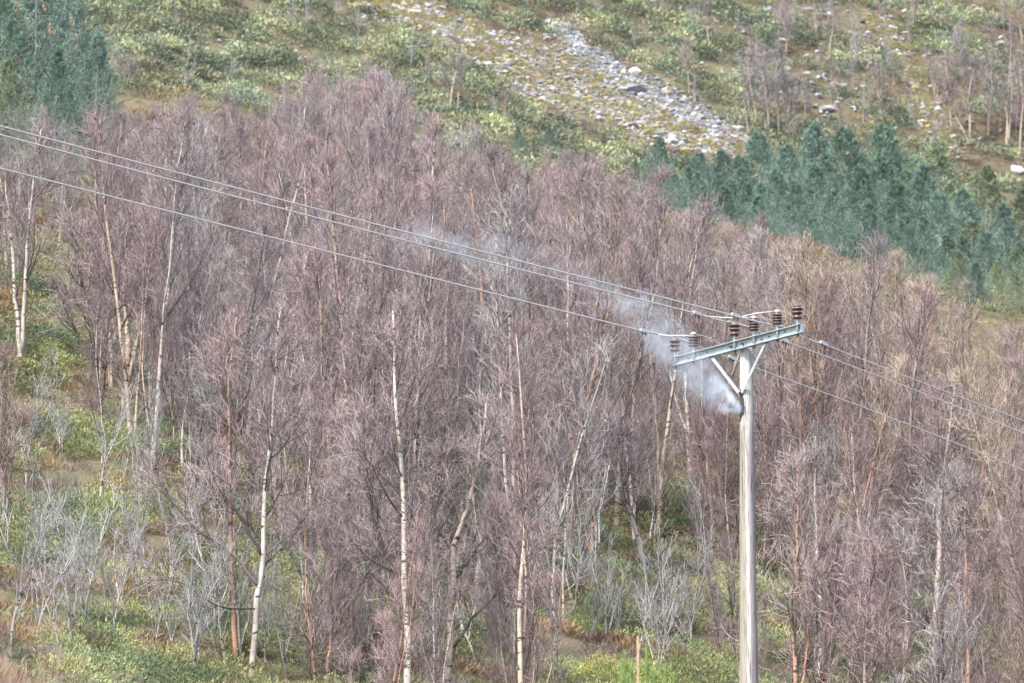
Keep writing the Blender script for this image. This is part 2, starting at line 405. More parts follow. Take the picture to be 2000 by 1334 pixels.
def prof_three(h0):
    p = [(0.045, 0), (0.066, 0.0), (0.072, 0.012), (0.064, 0.028), (0.050, 0.042), (0.047, 0.070), (0.076, 0.074), (0.082, 0.082), (0.076, 0.091), (0.052, 0.102),
         (0.048, 0.128), (0.078, 0.131), (0.085, 0.140), (0.080, 0.150), (0.050, 0.162), (0.046, 0.172), (0.052, 0.180), (0.046, 0.196), (0.020, 0.203), (0.001, 0.204)]
    return [(r, z + h0) for r, z in p]
def prof_four(h0):
    p = [(0.040, 0)]
    for k in range(4):
        z = 0.003 + k * 0.041
        p += [(0.070, z), (0.078, z + 0.007), (0.073, z + 0.014), (0.050, z + 0.024), (0.047, z + 0.037)]
    return [(r, z + h0) for r, z in p] + [(0.046, h0 + 0.172), (0.030, h0 + 0.176)]
INS = {'A': (1330, 3), 'B': (1365, 4), 'C': (1442, 3), 'D': (1478, 4), 'E': (1521, 4), 'F': (1558, 3)}
iso = {}
ppm = ux[0] * F / (B0[1] * CP + B0[2] * SP)
for k_, (px, n) in INS.items():
    s = (px - 1448.5) / ppm; iso[k_] = s
    q = bc + ux * s + vx * 0.034
    ztop = hh_ / 2 + 0.009; pin = 0.088 if n == 3 else 0.085
    g = Geo(); g.lathe(q + zz * ztop, prof_three(pin) if n == 3 else prof_four(pin), 24)
    io = obj('insulator', g.mesh('insulator', [GLA], True), pole)
    g = Geo(); g.lathe(q, [(0.017, -hh_ / 2 - 0.03), (0.017, ztop - 0.01), (0.022, ztop + 0.0), (0.022, ztop + 0.035), (0.027, ztop + 0.045), (0.027, ztop + pin + 0.004)], 12)
    obj('pin', g.mesh('pin', [steel], True), io)
    g = Geo(); g.lathe(q, [(0.024, -hh_ / 2 - 0.034), (0.024, -hh_ / 2 - 0.0095)], 6); g.lathe(q, [(0.014, -hh_ / 2 - 0.06), (0.014, -hh_ / 2 - 0.0345)], 8)
    obj('nut', g.mesh('nut', [dark]), io)
    if n == 4:
        g = Geo(); g.lathe(q + zz * (ztop + pin + 0.174), [(0.050, 0), (0.052, 0.012), (0.040, 0.020), (0.036, 0.040), (0.012, 0.046)], 16)
        obj('cap', g.mesh('cap', [alu2], True), io)
    elif k_ != 'F':
        g = Geo(); a = np.linspace(0, 2 * math.pi, 17); c_ = q + zz * (ztop + pin + 0.171)
        g.tubes(c_ + 0.055 * (np.cos(a)[:, None] * ux + np.sin(a)[:, None] * vx), np.full(17, 0.008), 6); obj('tie_wire', g.mesh('tie_wire', [alu2], True), io)

# conductors: each hangs in its own upright plane along the line
WR = 0.011
def smooth_path(pts, n):
    pts = np.asarray(pts, float); d = np.concatenate([[0], np.cumsum(np.linalg.norm(np.diff(pts, axis=0), axis=1))])
    # Catmull-Rom through the points
    out = []; t = np.linspace(0, d[-1], n)
    m = np.gradient(pts, d, axis=0); i = np.clip(np.searchsorted(d, t, 'right') - 1, 0, len(d) - 2)
    h = (d[i + 1] - d[i])[:, None]; u = (t[:, None] - d[i][:, None]) / h
    return (2*u**3-3*u**2+1)*pts[i] + (u**3-2*u**2+u)*h*m[i] + (-2*u**3+3*u**2)*pts[i+1] + (u**3-u**2)*h*m[i+1]
def wire(label, s, left, mid, right, clamps, jumper, armor):
    def fit(px):
        q = np.array([on_plane(a, b, s) for a, b in px]); al = (q - B0) @ vx; return al, q[:, 2]
    def side(px, far):
        al, z = fit(px); c = np.polyfit(al, z, 2); a1 = al[np.argmin(np.abs(al))]
        xs = np.linspace(far, a1, 70); zf = np.polyval(c, xs)
        lim = al[np.argmax(np.abs(al))]
        over = np.abs(xs) > abs(lim)
        sl = 2 * c[0] * lim + c[1]
        zf = np.where(over, np.polyval(c, lim) + sl * (xs - lim) + 0.0015 * (xs - lim) ** 2, zf)
        return [B0 + ux * s + vx * a - zz * B0[2] + zz * z_ for a, z_ in zip(xs, zf)]
    pts = [p for p in side(left, 55.0)]
    mp = [on_plane(a, b, s) for a, b in mid]
    rp = side(right, -55.0)[::-1]
    allp = np.array(pts + list(smooth_path([pts[-1]] + mp + [rp[0]], 40)[1:-1]) + rp)
    base = B0 + ux * s; base = np.array([base[0], base[1], base[2]])
    o = thing('power_line', base, label, 'power line', 'conductors of the power line')
    g = Geo(); g.tubes(allp - base, np.where((allp - B0) @ vx > -0.2, WR, WR * 0.68), 8); obj('conductor', g.mesh('conductor', [alu], True), o)
    for (a, b, c, d) in clamps:
        p0, p1 = on_plane(a, b, s), on_plane(c, d, s); e = (p1 - p0); L = np.linalg.norm(e); e /= L
        n_ = np.cross(e, zz); n_ /= np.linalg.norm(n_); k = np.cross(n_, e)
        cm = (p0 + p1) / 2 - base; g = Geo()
        g.box(cm, L, 0.05, 0.046, (e, n_, k)); g.box(cm + k * 0.027, L * 0.8, 0.03, 0.012, (e, n_, k))
        cl = obj('clamp', g.mesh('clamp', [alu2]), o)
        for f_ in (-0.25, 0.25):
            g = Geo(); q = cm + e * L * f_; g.tubes([q - k * 0.02, q - k * 0.06], [0.013, 0.013], 6, 0, True); obj('clamp_bolt', g.mesh('clamp_bolt', [dark]), cl)
    jp = np.array([on_plane(a, b, c) for a, b, c in jumper]); jp = smooth_path(jp, 60)
    g = Geo(); g.tubes(jp - base, np.full(60, 0.0072), 8); obj('jumper', g.mesh('jumper', [alu], True), o)
    for (a, b, c, d) in armor:
        p0, p1 = on_plane(a, b, s) - base, on_plane(c, d, s) - base
        g = Geo(); u_ = np.linspace(0, 1, 13)[:, None]; g.tubes(p0 + (p1 - p0) * u_, 0.017 + 0.003 * np.cos(np.arange(13) * math.pi), 8, 0, True); obj('wire_wrap', g.mesh('wire_wrap', [alu2], True), o)
    return o
sA, sB, sC, sD, sE = (iso[k] for k in 'ABCDE')
s1 = 0.55
wire('uppermost power line wire, fallen off its insulator onto the crossarm end', s1,
     [(0, 245), (350, 340.5), (700, 429), (1000, 505), (1350, 595), (1430, 616)],
     [(1470, 626), (1516, 636), (1537, 641), (1556, 651), (1580, 662)], [(1605, 671), (1737, 722), (1850, 766), (2000, 822)],
     [(1429, 614, 1446, 620), (1602, 668, 1616, 675)],
     [(1438, 624, s1), (1449, 619, s1), (1472, 613, 0.7), (1508, 608.5, sE), (1521, 607, sE), (1534, 610.5, sE), (1548, 619, sE), (1556, 631, sE), (1562, 643, sE), (1569, 652, sE), (1578, 661, 0.7), (1596, 669, s1), (1608, 673, s1)],
     [(1512, 635, 1530, 638.5)])
wire('middle power line wire, tied to the insulator over the pole', sC,
     [(0, 263), (350, 355), (650, 435), (1000, 521), (1350, 610)],
     [(1390, 621), (1425, 629.5), (1442, 632.5), (1457, 638), (1489, 650), (1522, 661.5)], [(1531, 666), (1640, 705), (1755, 750), (2000, 846)],
     [(1355, 610, 1369, 615), (1527, 663, 1540, 669)],
     [(1362, 613, sC), (1380, 617, sC), (1409, 620, 0.05), (1461, 620, sD), (1478, 619.5, sD), (1490, 622, sD), (1502, 631, sD), (1512, 643, sD), (1520, 655, 0.2), (1530, 665, sC)],
     [(1422, 628.5, 1433, 631.5), (1452, 636, 1464, 641)])
wire('lowest power line wire, tied to the leftmost insulator of the crossarm', sA,
     [(0, 330), (350, 414), (650, 496), (1000, 583.5), (1252, 645)],
     [(1290, 653), (1322, 662), (1340, 664.5), (1354, 672), (1382, 683), (1411, 694), (1427, 698.5), (1442, 705)], [(1472, 717.5), (1600, 763), (1737, 814.5), (1951, 900), (2000, 918)],
     [(1251, 645, 1264, 648), (1423, 696.5, 1435, 702)],
     [(1262, 648, sA), (1285, 653, sA), (1310, 655.5, -1.25), (1350, 655, sB), (1365, 654.5, sB), (1376, 657, sB), (1390, 663, sB), (1403, 671, sB), (1409, 681, -1.1), (1417, 692, -1.2), (1427, 698, sA)],
     [(1322, 661.5, 1344, 667), (1346, 668, 1356, 673.5)])

# ------------------------------------------------------------------ trees
def unit(v): return v / (np.linalg.norm(v, axis=-1, keepdims=True) + 1e-9)
def grow(rs, pp, pr, n, t0, t1, lfun, ang, npts, up, wig, r0f, r1, trange_pow=1.0, whorl=0):
    """n children on every parent polyline; lfun(t, parent length) -> length"""
    M, Np = pp.shape[:2]
    par = np.repeat(np.arange(M), n)
    t = t0 + (t1 - t0) * ((np.tile(np.arange(n), M) + rs.rand(M * n)) / n) ** trange_pow
    if whorl: t = np.clip(np.round(t * whorl) / whorl + rs.normal(0, 0.006, len(t)), t0, t1)
    f = t * (Np - 1); i = np.clip(f.astype(int), 0, Np - 2); u = (f - i)[:, None]
    pos = pp[par, i] * (1 - u) + pp[par, i + 1] * u
    tan = unit(pp[par, i + 1] - pp[par, i]); rad = pr[par, i] * (1 - u[:, 0]) + pr[par, i + 1] * u[:, 0]
    plen = np.linalg.norm(np.diff(pp, axis=1), axis=2).sum(1)[par]
    L = lfun(t, plen) * rs.uniform(0.65, 1.25, M * n)
    az = unit(np.cross(tan, unit(rs.normal(size=(M * n, 3)))))
    a = np.radians(rs.uniform(ang[0], ang[1], M * n))[:, None]
    d = unit(tan * np.cos(a) + az * np.sin(a))
    out = np.zeros((M * n, npts, 3)); out[:, 0] = pos; st = (L / (npts - 1))[:, None]
    for k in range(1, npts):
        d = unit(d + np.array([0, 0, up]) + rs.normal(0, wig, d.shape)); out[:, k] = out[:, k - 1] + d * st
    r0 = np.minimum(r0f * rad, rad * 0.8) if r0f < 1 else np.full(M * n, r0f - 1)
    lin = np.linspace(0, 1, npts)[None]
    return out, r0[:, None] * (1 - lin) + r1 * lin
def stem_path(rs, H, r, lean=0.06, wig=0.05, npts=18):
    p = np.zeros((npts, 3)); d = np.array([rs.normal(0, lean), rs.normal(0, lean), 1.0]); st = H / (npts - 1)
    for k in range(1, npts):
        d = unit(d + np.array([rs.normal(0, wig), rs.normal(0, wig), 0.04])); p[k] = p[k - 1] + d * st
    return p, r * np.linspace(1.12, 0.14, npts) ** 0.85
def make_birch(seed, stems, t0=0.25, spread=0.30, dens=1.0, thick=1.0, ang=(28, 55), fine=True, up=0.10, dark_limbs=False):
    """stems: list of (points, radii) in the tree's own space -> trunk mesh, crown mesh"""
    rs = np.random.RandomState(seed); gt, gc = Geo(), Geo()
    for j, (p, r) in enumerate(stems):
        H = np.linalg.norm(np.diff(p, axis=0), axis=1).sum()
        (gc if j and dark_limbs else gt).tubes(p[None], r[None], 9, 1 if j and dark_limbs else 0, True)
        n1 = max(5, int(H * 2.75 * dens)); tt = t0 if j == 0 else min(t0, 0.2)
        l1, q1 = grow(rs, p[None], r[None], n1, tt, 0.985, lambda t, L: L * spread * (0.32 + 0.85 * np.sin(np.clip(0.28 + (1 - t) / (1 - tt), 0, 1.3) * 1.2)) * np.clip((1.03 - t) * 4, 0.25, 1), ang, 8, up, 0.10, 0.42, 0.005 * thick)
        l2, q2 = grow(rs, l1, q1, 6, 0.12, 0.97, lambda t, L: L * 0.48 * (1.1 - 0.6 * t) + 0.12, (25, 55), 6, up * 0.8, 0.13, 0.55, 0.0042 * thick)
        l3, q3 = grow(rs, l2, q2, 4, 0.15, 1.0, lambda t, L: 0.22 + 0.32 * L * (1.1 - 0.5 * t), (20, 55), 4, up * 0.9, 0.16, 1 + 0.0044 * thick, 0.0030 * thick)
        gc.tubes(l1, q1, 5, 1); gc.tubes(l2, q2, 4, 1); gc.tubes(l3, q3, 3, 0)
        if fine:
            l4, q4 = grow(rs, l3, q3, 2, 0.15, 1.0, lambda t, L: 0.10 + 0.45 * L, (20, 55), 3, up, 0.2, 1 + 0.0034 * thick, 0.0024 * thick)
            gc.tubes(l4, q4, 3, 0)
    return gt.mesh('trunk', [BIRCH], True), gc.mesh('crown', [TWIG, LIMB], True)
def tree_thing(name, me_t, me_c, loc, label, cat, group, bark, twig, rz=0, s=1.0):
    t = thing(name, loc, label, cat, group); t.rotation_euler = (0, 0, rz); t.scale = (s, s, s)
    a = obj('trunk', me_t, t); a.color = (*bark, 1); c = obj('crown', me_c, t); c.color = (*twig, 1)
    return t
WHITE, TANB, ORANGE, GREYB, DARKB, PALEG = (0.47, 0.43, 0.38), (0.45, 0.36, 0.28), (0.38, 0.22, 0.15), (0.26, 0.235, 0.215), (0.09, 0.07, 0.065), (0.39, 0.375, 0.36)
MAUVE, ROSE, TANT, GREYT, DUST = (0.265, 0.208, 0.208), (0.31, 0.22, 0.215), (0.36, 0.285, 0.22), (0.30, 0.272, 0.262), (0.325, 0.262, 0.247)
GB = 'birches of the wood on the slope'
prng = random.Random(11)
n_birch = 0

# trees one can tell apart, each traced stem by stem at its own distance
def traced(label, d, stems, bark, twig, seed, name='birch_tree', cat='birch tree', group=GB, **kw):
    """stems: [(pixel path from the ground up, base radius)]; the first starts at the ground at distance d"""
    global n_birch
    base = None; out = []
    if stems[0][0][0][1] < 1332:
        dn = float(ground_hit(*stems[0][0][0])[0][1]); k_ = dn / d; d = dn
        stems = [(p_, r_ * k_) for p_, r_ in stems]
    for j, (path, r) in enumerate(stems):
        q = [P(a, b, d) for a, b in path]
        if j == 0:
            gx_ = q[0]; base = np.array([gx_[0], d, float(ground(gx_[0], d)) - 0.1])
            if gx_[2] > base[2] + 0.15: q = [base] + q
            else: base = gx_ - zz * 0.15; q = [base] + q[1:]
        rs = np.random.RandomState(seed + j)
        pts = smooth_path(np.array(q), 18); k = np.linspace(0, 1, 18)
        pts[:, 1] += np.cumsum(rs.normal(0, 0.05, 18)) * k; pts[1:, 0] += rs.normal(0, 0.012, 17)
        if j: pts[:, 1] += (out[0][0][:, 1] + base[1])[np.argmin(np.abs(out[0][0][:, 2] + base[2] - pts[0, 2]))] - pts[0, 1] + k * rs.normal(0, 0.35)
        out.append((pts - base, r * np.linspace(1.1, 0.16, 18) ** 0.85))
    mt, mc = make_birch(seed, out, **kw)
    n_birch += 1
    return tree_thing(name, mt, mc, base, label, cat, group, bark, twig)

traced('tall pale birch with a low V fork, in front of the wood at centre', 96,
       [([(795, 1360), (794, 1225), (790, 1100), (786, 940), (776, 830), (770, 760), (771, 680), (768, 590)], 0.068),
        ([(794, 1225), (772, 1120), (745, 1060), (722, 960), (712, 880), (705, 800)], 0.040),
        ([(796, 1222), (820, 1130), (838, 1050), (862, 960), (880, 880)], 0.032)], WHITE, MAUVE, 101, t0=0.22, spread=0.19, dens=1.1, dark_limbs=True)
traced('pale birch leaning right with long limbs sweeping out to its right', 98,
       [([(872, 1345), (880, 1240), (885, 1150), (890, 1060), (912, 990), (930, 930), (938, 860), (950, 790)], 0.075),
        ([(884, 1265), (930, 1200), (985, 1150), (1030, 1090), (1080, 1060)], 0.030),
        ([(888, 1130), (940, 1060), (990, 1000), (1050, 940)], 0.026)], TANB, DUST, 102, t0=0.2, spread=0.20, dens=1.0, dark_limbs=True)
traced('black-spotted white birch with long dark limbs reaching left', 103,
       [([(488, 1330), (500, 1200), (512, 1100), (516, 1010), (520, 940), (529, 860), (535, 790), (540, 700), (548, 600)], 0.062),
        ([(508, 1150), (440, 1070), (380, 1030), (330, 975), (295, 920)], 0.030),
        ([(512, 1085), (470, 1010), (425, 950), (400, 880)], 0.028),
        ([(506, 1190), (430, 1190), (360, 1150), (290, 1130)], 0.015)], (0.42, 0.395, 0.35), MAUVE, 103, t0=0.3, spread=0.18, dens=1.0, dark_limbs=True)
traced('slim birch with coppery orange trunk left of the black-spotted birch', 106,
       [([(462, 1290), (456, 1180), (452, 1060), (450, 930), (446, 830), (450, 700), (462, 620)], 0.055)], ORANGE, ROSE, 104, t0=0.4, spread=0.16)
traced('white twin-stemmed birch near the left edge, beneath the lowest wire', 165,
       [([(42, 715), (36, 640), (28, 560), (22, 480), (14, 400), (8, 330)], 0.075),
        ([(44, 690), (50, 600), (54, 520), (60, 440), (72, 360), (86, 270)], 0.07)], WHITE, MAUVE, 105, t0=0.35, spread=0.22)
traced('thick tan multi-stemmed birch above the green juniper at left', 152,
       [([(243, 830), (248, 740), (250, 660), (244, 590), (246, 500), (252, 420)], 0.11),
        ([(246, 760), (265, 690), (285, 610), (300, 500), (305, 420)], 0.07)], TANB, MAUVE, 106, t0=0.4, spread=0.2)
traced('blackish many-limbed tree with fanned dark branches in the left wood', 150,
       [([(200, 850), (192, 760), (185, 690), (170, 600), (150, 510), (135, 440)], 0.085),
        ([(196, 790), (206, 690), (215, 600), (225, 520), (235, 440)], 0.055),
        ([(192, 740), (160, 670), (130, 610), (110, 560)], 0.04),
        ([(200, 720), (240, 640), (275, 560), (318, 470)], 0.04)], DARKB, MAUVE, 107, t0=0.35, spread=0.2)
traced('stout tan birch in mid wood, dividing into two stems under the wires', 170,
       [([(968, 810), (970, 700), (970, 640), (964, 560), (972, 470), (980, 380), (984, 320)], 0.12),
        ([(972, 660), (980, 570), (985, 480), (1000, 400)], 0.07), ([(970, 700), (1000, 640), (1040, 600), (1075, 560)], 0.03)], TANB, MAUVE, 108, t0=0.4, spread=0.2)
traced('tall tan birch with a side fork, just right of the pole', 128,
       [([(1597, 1080), (1600, 980), (1600, 880), (1598, 790), (1602, 720), (1608, 640), (1607, 580)], 0.075),
        ([(1604, 745), (1622, 690), (1636, 640), (1645, 590)], 0.040),
        ([(1597, 845), (1582, 790), (1576, 740)], 0.030)], TANB, ROSE, 109, t0=0.4, spread=0.2)
traced('thick cream birch with a high fork near the right edge', 112,
       [([(1828, 1370), (1830, 1200), (1833, 1080), (1836, 980), (1846, 900), (1856, 830), (1862, 760)], 0.075),
        ([(1836, 965), (1822, 930), (1812, 890)], 0.035), ([(1838, 960), (1852, 890), (1880, 850), (1906, 820)], 0.035)], WHITE, MAUVE, 110, t0=0.35, spread=0.2)
traced('young birch with bright orange stem at lower right', 104,
       [([(1893, 1370), (1890, 1260), (1886, 1160), (1882, 1080), (1884, 1010), (1890, 940)], 0.05)], ORANGE, MAUVE, 111, t0=0.25, spread=0.24)
traced('leaning red-brown birch with doubled stem over the pale saplings', 132,
       [([(1262, 1130), (1250, 1060), (1225, 990), (1200, 920), (1180, 860), (1165, 800)], 0.07),
        ([(1256, 1100), (1236, 1010), (1215, 950), (1195, 880), (1188, 800)], 0.06)], GREYB, MAUVE, 112, t0=0.35, spread=0.24)
traced('bushy young birch with two orange stems, right of the pole foot', 99,
       [([(1556, 1380), (1554, 1280), (1556, 1180), (1558, 1080), (1560, 990), (1560, 890)], 0.05),
        ([(1560, 1380), (1575, 1280), (1580, 1200), (1585, 1120)], 0.03)], ORANGE, DUST, 113, t0=0.1, spread=0.24, dens=1.3)
traced('bushy young birch with V-shaped copper stems at lower right', 100,
       [([(1607, 1380), (1611, 1290), (1611, 1220), (1608, 1140), (1604, 1060)], 0.045),
        ([(1609, 1330), (1618, 1250), (1626, 1180), (1640, 1090)], 0.04)], ORANGE, ROSE, 114, t0=0.1, spread=0.28, dens=1.3)
traced('dense reddish young birch crown right of the copper-stemmed one', 98,
       [([(1690, 1400), (1690, 1300), (1694, 1220), (1700, 1140), (1706, 1070)], 0.045),
        ([(1688, 1370), (1720, 1270), (1740, 1180)], 0.03)], GREYB, ROSE, 115, t0=0.1, spread=0.30, dens=1.5)
traced('slim orange-stemmed birch pair in the thicket left of the V-forked birch', 97,
       [([(622, 1390), (612, 1290), (602, 1200), (598, 1110), (596, 1020)], 0.032),
        ([(630, 1390), (640, 1290), (648, 1200), (652, 1110), (650, 1030)], 0.032)], ORANGE, MAUVE, 116, t0=0.15, spread=0.22, dens=1.3)
traced('orange-stemmed young birch right beside the low V fork, on its left', 99,
       [([(690, 1390), (690, 1280), (686, 1200), (694, 1120), (690, 1040), (688, 950)], 0.035)], ORANGE, MAUVE, 117, t0=0.1, spread=0.25, dens=1.4)
traced('reddish twiggy young birch cut by the left edge below the twin-stemmed birch', 118,
       [([(8, 1030), (6, 930), (2, 840), (-4, 760), (-8, 690)], 0.04), ([(10, 1000), (26, 900), (34, 820)], 0.03)], GREYB, (0.27, 0.19, 0.17), 118, t0=0.1, spread=0.26, dens=1.4)
traced('slender white birch above the tan-fork birch, spots high on its stem', 168,
       [([(420, 690), (416, 600), (418, 520), (416, 440), (420, 350), (424, 270)], 0.075)], WHITE, MAUVE, 119, t0=0.45, spread=0.2)
traced('dark-limbed birch standing highest on the wood edge against the slope', 192,
       [([(760, 560), (758, 460), (762, 370), (748, 290), (740, 210), (738, 150)], 0.08),
        ([(770, 460), (784, 360), (792, 260), (796, 230)], 0.06)], TANB, ROSE, 120, t0=0.3, spread=0.22)

# prototypes for the wood
protos = []
for k in range(10):
    rs = np.random.RandomState(200 + k); H = 8.0
    st = [stem_path(rs, H, 0.052 + 0.014 * rs.rand(), 0.05, 0.045)]
    p, r = stem_path(rs, H * rs.uniform(0.6, 0.85), 0.034, 0.10, 0.05)
    a_ = rs.uniform(0, 6.28); off = np.array([math.cos(a_), math.sin(a_), 0]) * (rs.uniform(0.35, 0.9) if k % 2 else 0.06)
    st.append((p + off - zz * 0.3, r))
    if k % 3 == 1: p, r = stem_path(rs, H * 0.6, 0.034, 0.22, 0.05); st.append((p + st[0][0][4], r))
    for q in range(2):
        p, r = stem_path(rs, H * rs.uniform(0.45, 0.72), 0.021, 0.07, 0.05); a_ = rs.uniform(0, 6.28)
        st.append((p + np.array([math.cos(a_), math.sin(a_), 0]) * rs.uniform(0.5, 1.2) - zz * 0.35, r))
    protos.append(make_birch(300 + k, st, t0=(0.42, 0.28, 0.36)[k % 3], spread=(0.21, 0.19, 0.18)[k % 3], dens=(0.95, 0.6, 0.8, 0.7, 0.9)[k % 5], thick=1.1 if k < 6 else 0.9, ang=(18, 44), up=0.16))
CL = np.array([(-200, 200), (0, 215), (150, 215), (330, 195), (450, 205), (560, 165), (640, 130), (700, 115), (790, 150), (840, 250), (900, 290), (1000, 305), (1100, 285), (1200, 320), (1300, 375), (1400, 415), (1500, 440), (1600, 480), (1700, 490), (1800, 520), (1900, 580), (2000, 645), (2200, 720)], float)
def crownline(px): return np.interp(px, CL[:, 0], CL[:, 1])
def allowed(px, py, d):
    if px < 520: return py < np.interp(px, [-50, 0, 150, 300, 420, 520], [520, 560, 760, 960, 1150, 1334])
    if 1075 < px < 1440: return py < 1130
    if px < 1075: return py < 1290 or (d < 106 and prng.random() < 0.6)
    if 1440 < px < 1930 and d < 105: return prng.random() < 0.3
    return py < 1590
def gap(px, py):
    for gx0, gy0, a, b in ((890, 790, 45, 90), (1060, 900, 45, 80), (170, 700, 50, 50)):
        if ((px - gx0) / a) ** 2 + ((py - gy0) / b) ** 2 < 1: return True
    return False
cands = []
d = 92.0
while d < 196:
    half = 0.096 * d + 3; x = -half + prng.uniform(0, 3)
    step = 1.93 + (d - 92) * 0.008
    while x < half:
        xx, dd_ = x + prng.uniform(-1.1, 1.1), d + prng.uniform(-1.3, 1.3)
        cands.append((xx, dd_)); x += step
    d += step * 1.05
first = {}
def zone(px, py):
    if px < 500: h_ = 'at the left, under the big spruces' if py < 560 else 'at the left, above the juniper bank'
    elif px < 1000: h_ = 'at centre, below the scree' if py < 640 else ('at centre, under the lowest wire' if py < 1000 else 'in the thicket at bottom centre')
    elif px < 1440: h_ = 'left of the pole, below the small spruces' if py < 760 else 'left of the pole, under the crossarm'
    else: h_ = 'right of the pole, below the spruce stand' if py < 850 else ('right of the pole, under the wires' if py < 1150 else 'in the thicket at lower right')
    return h_
kept = []
for (x, dd_) in cands:
    base = np.array([x, dd_, float(ground(x, dd_)) - 0.12]); px, py = project(base)
    if not allowed(px, py, dd_) or gap(px, py): continue
    young = py > 1270 and prng.random() < 0.6
    H = prng.uniform(3.2, 5.0) if young else prng.uniform(5.2, 8.2)
    top = project(base + zz * H)[1]; lim = crownline(px) + prng.uniform(-12, 45)
    if top < lim:
        H = (py - lim) / F * dd_ * 1.03
        if H < 1.9: continue
    kept.append((x, dd_, base, H, px, py, young))
prng.shuffle(kept)
LIM = 278
print('kept', len(kept)); kept = kept[:LIM]
for (x, dd_, base, H, px, py, young) in kept:
    k = prng.randrange(10)
    edge = (project(base + zz * H)[1] < crownline(px) + 70)
    if px > 1600 and edge and prng.random() < 0.65: tw = TANT
    elif px > 1350 and edge and prng.random() < 0.15: tw = TANT
    elif young: tw = prng.choice([MAUVE, ROSE, DUST])
    else: tw = prng.choice([MAUVE, MAUVE, ROSE, DUST, GREYT, ROSE] if px > 600 else [MAUVE, MAUVE, ROSE, DUST, GREYT])
    bk, bn = prng.choice([(WHITE, 'white'), (WHITE, 'white'), (TANB, 'tan'), (TANB, 'tan'), (GREYB, 'grey'), (GREYB, 'grey'), (DARKB, 'dark'), (ORANGE, 'coppery')])
    twn = 'straw-tinted' if tw is TANT else ('greyish' if tw is GREYT else ('reddish' if tw is ROSE else 'mauve'))
    lab = f"{'young' if young else 'bare'} birch with {bn} trunk and {twn} twigs, {zone(px, py)}"
    j = prng.uniform(0.85, 1.18); tw = tuple(c * j for c in tw)
    s = H / 8.0
    if k not in first:
        t = tree_thing('birch_tree', protos[k][0], protos[k][1], base, lab, 'birch tree', GB, bk, tw, prng.uniform(0, 6.28), s); first[k] = t
    else:
        t, kids = copy_thing(first[k], base, prng.uniform(0, 6.28), s, lab, GB)
        for c in kids: c.color = (*(bk if c.name.startswith('trunk') else tw), 1)
    n_birch += 1
print('birches', n_birch, 'candidates', len(cands))

# pale leafless saplings
SAP = 'pale leafless saplings in the juniper'
sap_protos = []
for k in range(8):
    rs = np.random.RandomState(400 + k); st = [stem_path(rs, 3.0, 0.023, 0.12, 0.085)]
    for q in range(1 + k % 4):
        p, r = stem_path(rs, 3.0 * rs.uniform(0.5, 0.95), 0.016, 0.20, 0.085); st.append((p + st[0][0][rs.randint(0, 6)], r))
    gt, gc = Geo(), Geo()
    for p, r in st:
        gt.tubes(p[None], r[None], 7, 0, True)
        l1, q1 = grow(rs, p[None], r[None], 8, 0.2, 0.97, lambda t, L: L * 0.34 * (1.2 - t), (16, 45), 7, 0.16, 0.13, 0.55, 0.004)
        l2, q2 = grow(rs, l1, q1, 5, 0.15, 0.97, lambda t, L: 0.12 + 0.42 * L * (1.1 - t), (22, 55), 5, 0.12, 0.16, 0.6, 0.0035)
        l3, q3 = grow(rs, l2, q2, 2, 0.2, 1.0, lambda t, L: 0.08 + 0.4 * L, (20, 50), 3, 0.10, 0.18, 0.7, 0.003)
        gc.tubes(l1, q1, 4, 0); gc.tubes(l2, q2, 3, 0); gc.tubes(l3, q3, 3, 0)
    sap_protos.append((gt.mesh('trunk', [BIRCH], True), gc.mesh('crown', [TWIG], True)))
saps = [(1088, 1330, 320), (1186, 1262, 215), (1150, 1255, 150), (1212, 1255, 170), (1240, 1300, 240), (1312, 1318, 260), (1334, 1305, 240), (1290, 1330, 200), (1366, 1300, 190), (1420, 1290, 150),
        (165, 1245, 310), (140, 1265, 250), (122, 1290, 200), (182, 1180, 240), (70, 1255, 260), (222, 1258, 230), (248, 1215, 200), (300, 1260, 190), (336, 1275, 170), (378, 1325, 260), (400, 1330, 200),
        (440, 1310, 230), (520, 1300, 210), (268, 1180, 210), (30, 1120, 210), (95, 1100, 200), (270, 930, 180), (120, 900, 140), (300, 1000, 190), (350, 1100, 190), (560, 1330, 230), (850, 1320, 200), (930, 1300, 220),
        (1000, 1290, 200), (1040, 1250, 180), (700, 1310, 170), (1130, 1100, 190), (1100, 1020, 170), (240, 830, 150), (310, 800, 170), (60, 830, 150), (1470, 1330, 150), (820, 1150, 170), (960, 1160, 180),
        (20, 1290, 330), (285, 1130, 290), (420, 1240, 300), (50, 960, 240), (190, 1010, 280), (470, 1290, 320), (330, 1160, 260), (1120, 1200, 300), (1390, 1240, 300)]
SAPLAB = {0: 'tall pale sapling stem left of the yellow-green juniper bank', 1: 'white Y-shaped dead sapling standing on the yellow-green juniper bank', 5: 'grey forked sapling left of the pole foot, the taller of two', 6: 'grey sapling close to the pole foot, right of the taller one',
          10: 'whitest many-stemmed sapling amid the juniper at lower left', 19: 'white fallen-forked sapling at bottom left, leaning right in a wide fan', 4: 'pale sapling behind the blurred pine shoots', 24: 'grey sapling near the left edge over brown heather'}
pts = ground_hit([s[0] for s in saps], [s[1] for s in saps])
sfirst = {}
